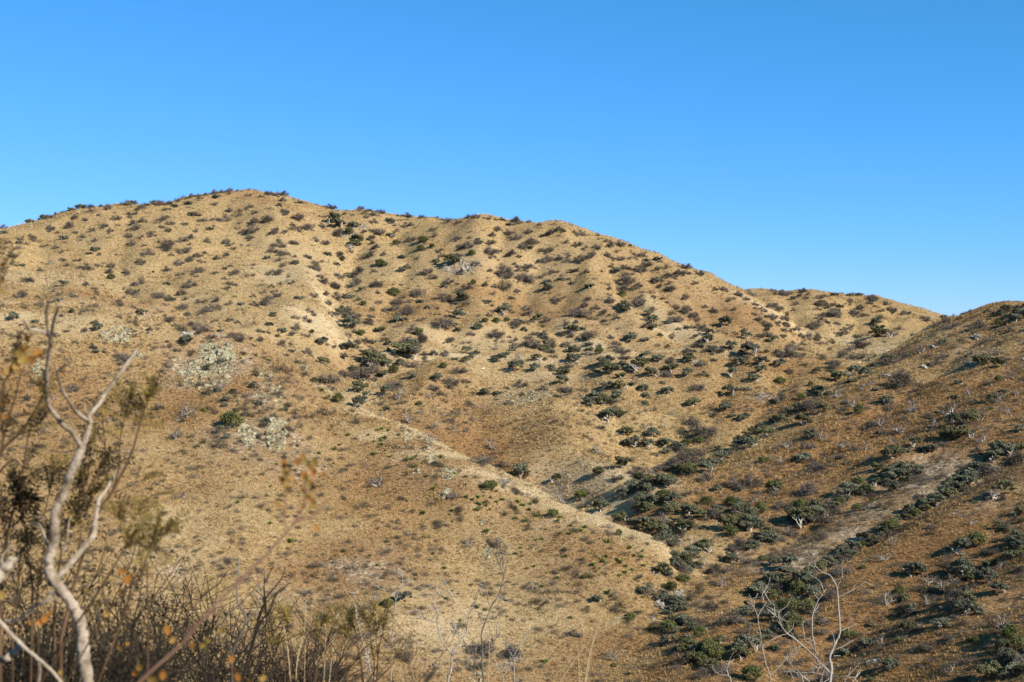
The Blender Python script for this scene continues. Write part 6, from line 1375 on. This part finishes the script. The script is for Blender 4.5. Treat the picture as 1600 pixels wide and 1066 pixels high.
sapling('tall thin dead sapling with black-scarred stem at bottom centre', 9.5, 753, [
    ([(757, 1110), (755, 1060), (753, 1037), (754, 1015), (752, 993), (757, 975), (764, 958), (769, 945), (776, 935), (781, 925), (784, 912), (787, 900), (783, 888), (778, 878), (777, 862), (779, 848), (776, 841)], 4.2, 1.5),
    ([(766, 952), (763, 940), (760, 925), (758, 915)], 1.7, 1), ([(780, 880), (788, 865), (794, 853)], 1.4, .9), ([(757, 977), (750, 968), (748, 955)], 1.6, 1), ([(781, 932), (790, 940), (797, 937)], 1.5, 1), ([(753, 1037), (740, 1030), (730, 1018), (722, 1012), (730, 1005)], 2.6, 1.5), ([(755, 1030), (762, 1010), (775, 998), (782, 990)], 2, 1.1), ([(760, 1040), (745, 1038), (735, 1045)], 2.2, 1.4), ([(752, 1050), (742, 1030), (745, 1010)], 2, 1.1), ([(747, 1062), (735, 1045), (728, 1030)], 2, 1.2)], 6, mat='grey_stem', fine=80)
sapling('slanting white dead sapling with forked twigs at bottom right of centre', 10, 800, [
    ([(805, 1110), (803, 1060), (804, 1035), (803, 1028), (809, 1012), (815, 1003), (822, 992), (834, 982)], 3.4, 1.3), ([(803, 1030), (794, 1015), (787, 1003)], 1.8, 1), ([(804, 1034), (812, 1025), (824, 1018)], 1.7, 1), ([(790, 1100), (786, 1060), (778, 1042), (772, 1030)], 2.4, 1.3), ([(786, 1058), (795, 1042), (803, 1028)], 1.8, 1), ([(800, 1066), (812, 1064), (820, 1062)], 2, 1.2)], 7, fine=50)
sapling('slim pale dead stem behind the olive broom shrub', 8, 574, [
    ([(590, 1110), (583, 1066), (578, 1045), (573, 1025), (568, 1010), (562, 985), (557, 965), (556, 945), (556, 930), (555, 912)], 4.4, 1.4), ([(557, 960), (553, 940), (554, 925)], 1.6, 1), ([(570, 1018), (576, 1030), (577, 1045)], 2, 1.2)], 8, fine=10)
sapling('thin white sapling with a small fork in front of two oaks', 8.5, 614, [
    ([(610, 1110), (612, 1020), (614, 985), (615, 965), (617, 945), (621, 930), (626, 919), (633, 914), (638, 912)], 3, 1.2), ([(618, 938), (616, 931), (614, 928)], 1.4, 1), ([(628, 919), (629, 905), (629, 892)], 1.4, .9), ([(619, 936), (624, 932)], 1.3, 1)], 9, fine=12)
sapling('faint dead twigs crossing behind the bottom centre', 8.8, 600, [
    ([(560, 1110), (570, 1060), (585, 940), (590, 928), (592, 912)], 1.2, .9), ([(603, 1010), (620, 1010), (636, 1003), (648, 990)], 1.7, 1), ([(632, 967), (640, 957), (655, 953)], 1.2, .8)], 10, fine=8)
sapling('upright pale dead twig at far lower left of centre', 6, 405, [
    ([(418, 1110), (404, 1010), (402, 960), (404, 930), (403, 905)], 1.4, .9), ([(478, 1110), (497, 1020), (512, 1004), (524, 990), (540, 985)], 1.6, 1.1), ([(448, 1030), (462, 1012), (476, 1003), (490, 1002)], 1.9, 1.2)], 11, fine=10)

# dry grass round the photographer's feet
x = (rs(51).rand(5000) * 2 - 1); y = 1.5 + 20 * rs(52).rand(5000) ** 1.3; x = x * (1 + .42 * y); z = near_slope(x, y)
TUFT_N = []
for i in range(4):
    c = MB(); r = rs(850 + i); n = 26; a = r.rand(n) * 6.28; d_ = np.stack([np.cos(a) * .4, np.sin(a) * .4, np.ones(n)], 1) + r.randn(n, 3) * .15
    L = .6 + .5 * r.rand(n, 1); sd_ = np.stack([-np.sin(a), np.cos(a), 0 * a], 1) * .012; rt_ = np.stack([np.cos(a), np.sin(a), 0 * a], 1) * .08
    V = np.stack([rt_ - sd_, rt_ + sd_, rt_ + d_ * L], 1).reshape(-1, 3); c.add(V, np.arange(n * 3).reshape(-1, 3)); TUFT_N.append(c.mesh('tuft', [M['grass']]))
scatter('near_grass', TUFT_N, np.stack([x, y, z], 1), .25 + .3 * rs(53).rand(5000), tint=.5 + .5 * rs(54).rand(5000), label='dry grass clumps on the near hillside', tilt=.2)
print('near', round(time.time() - T0, 1))
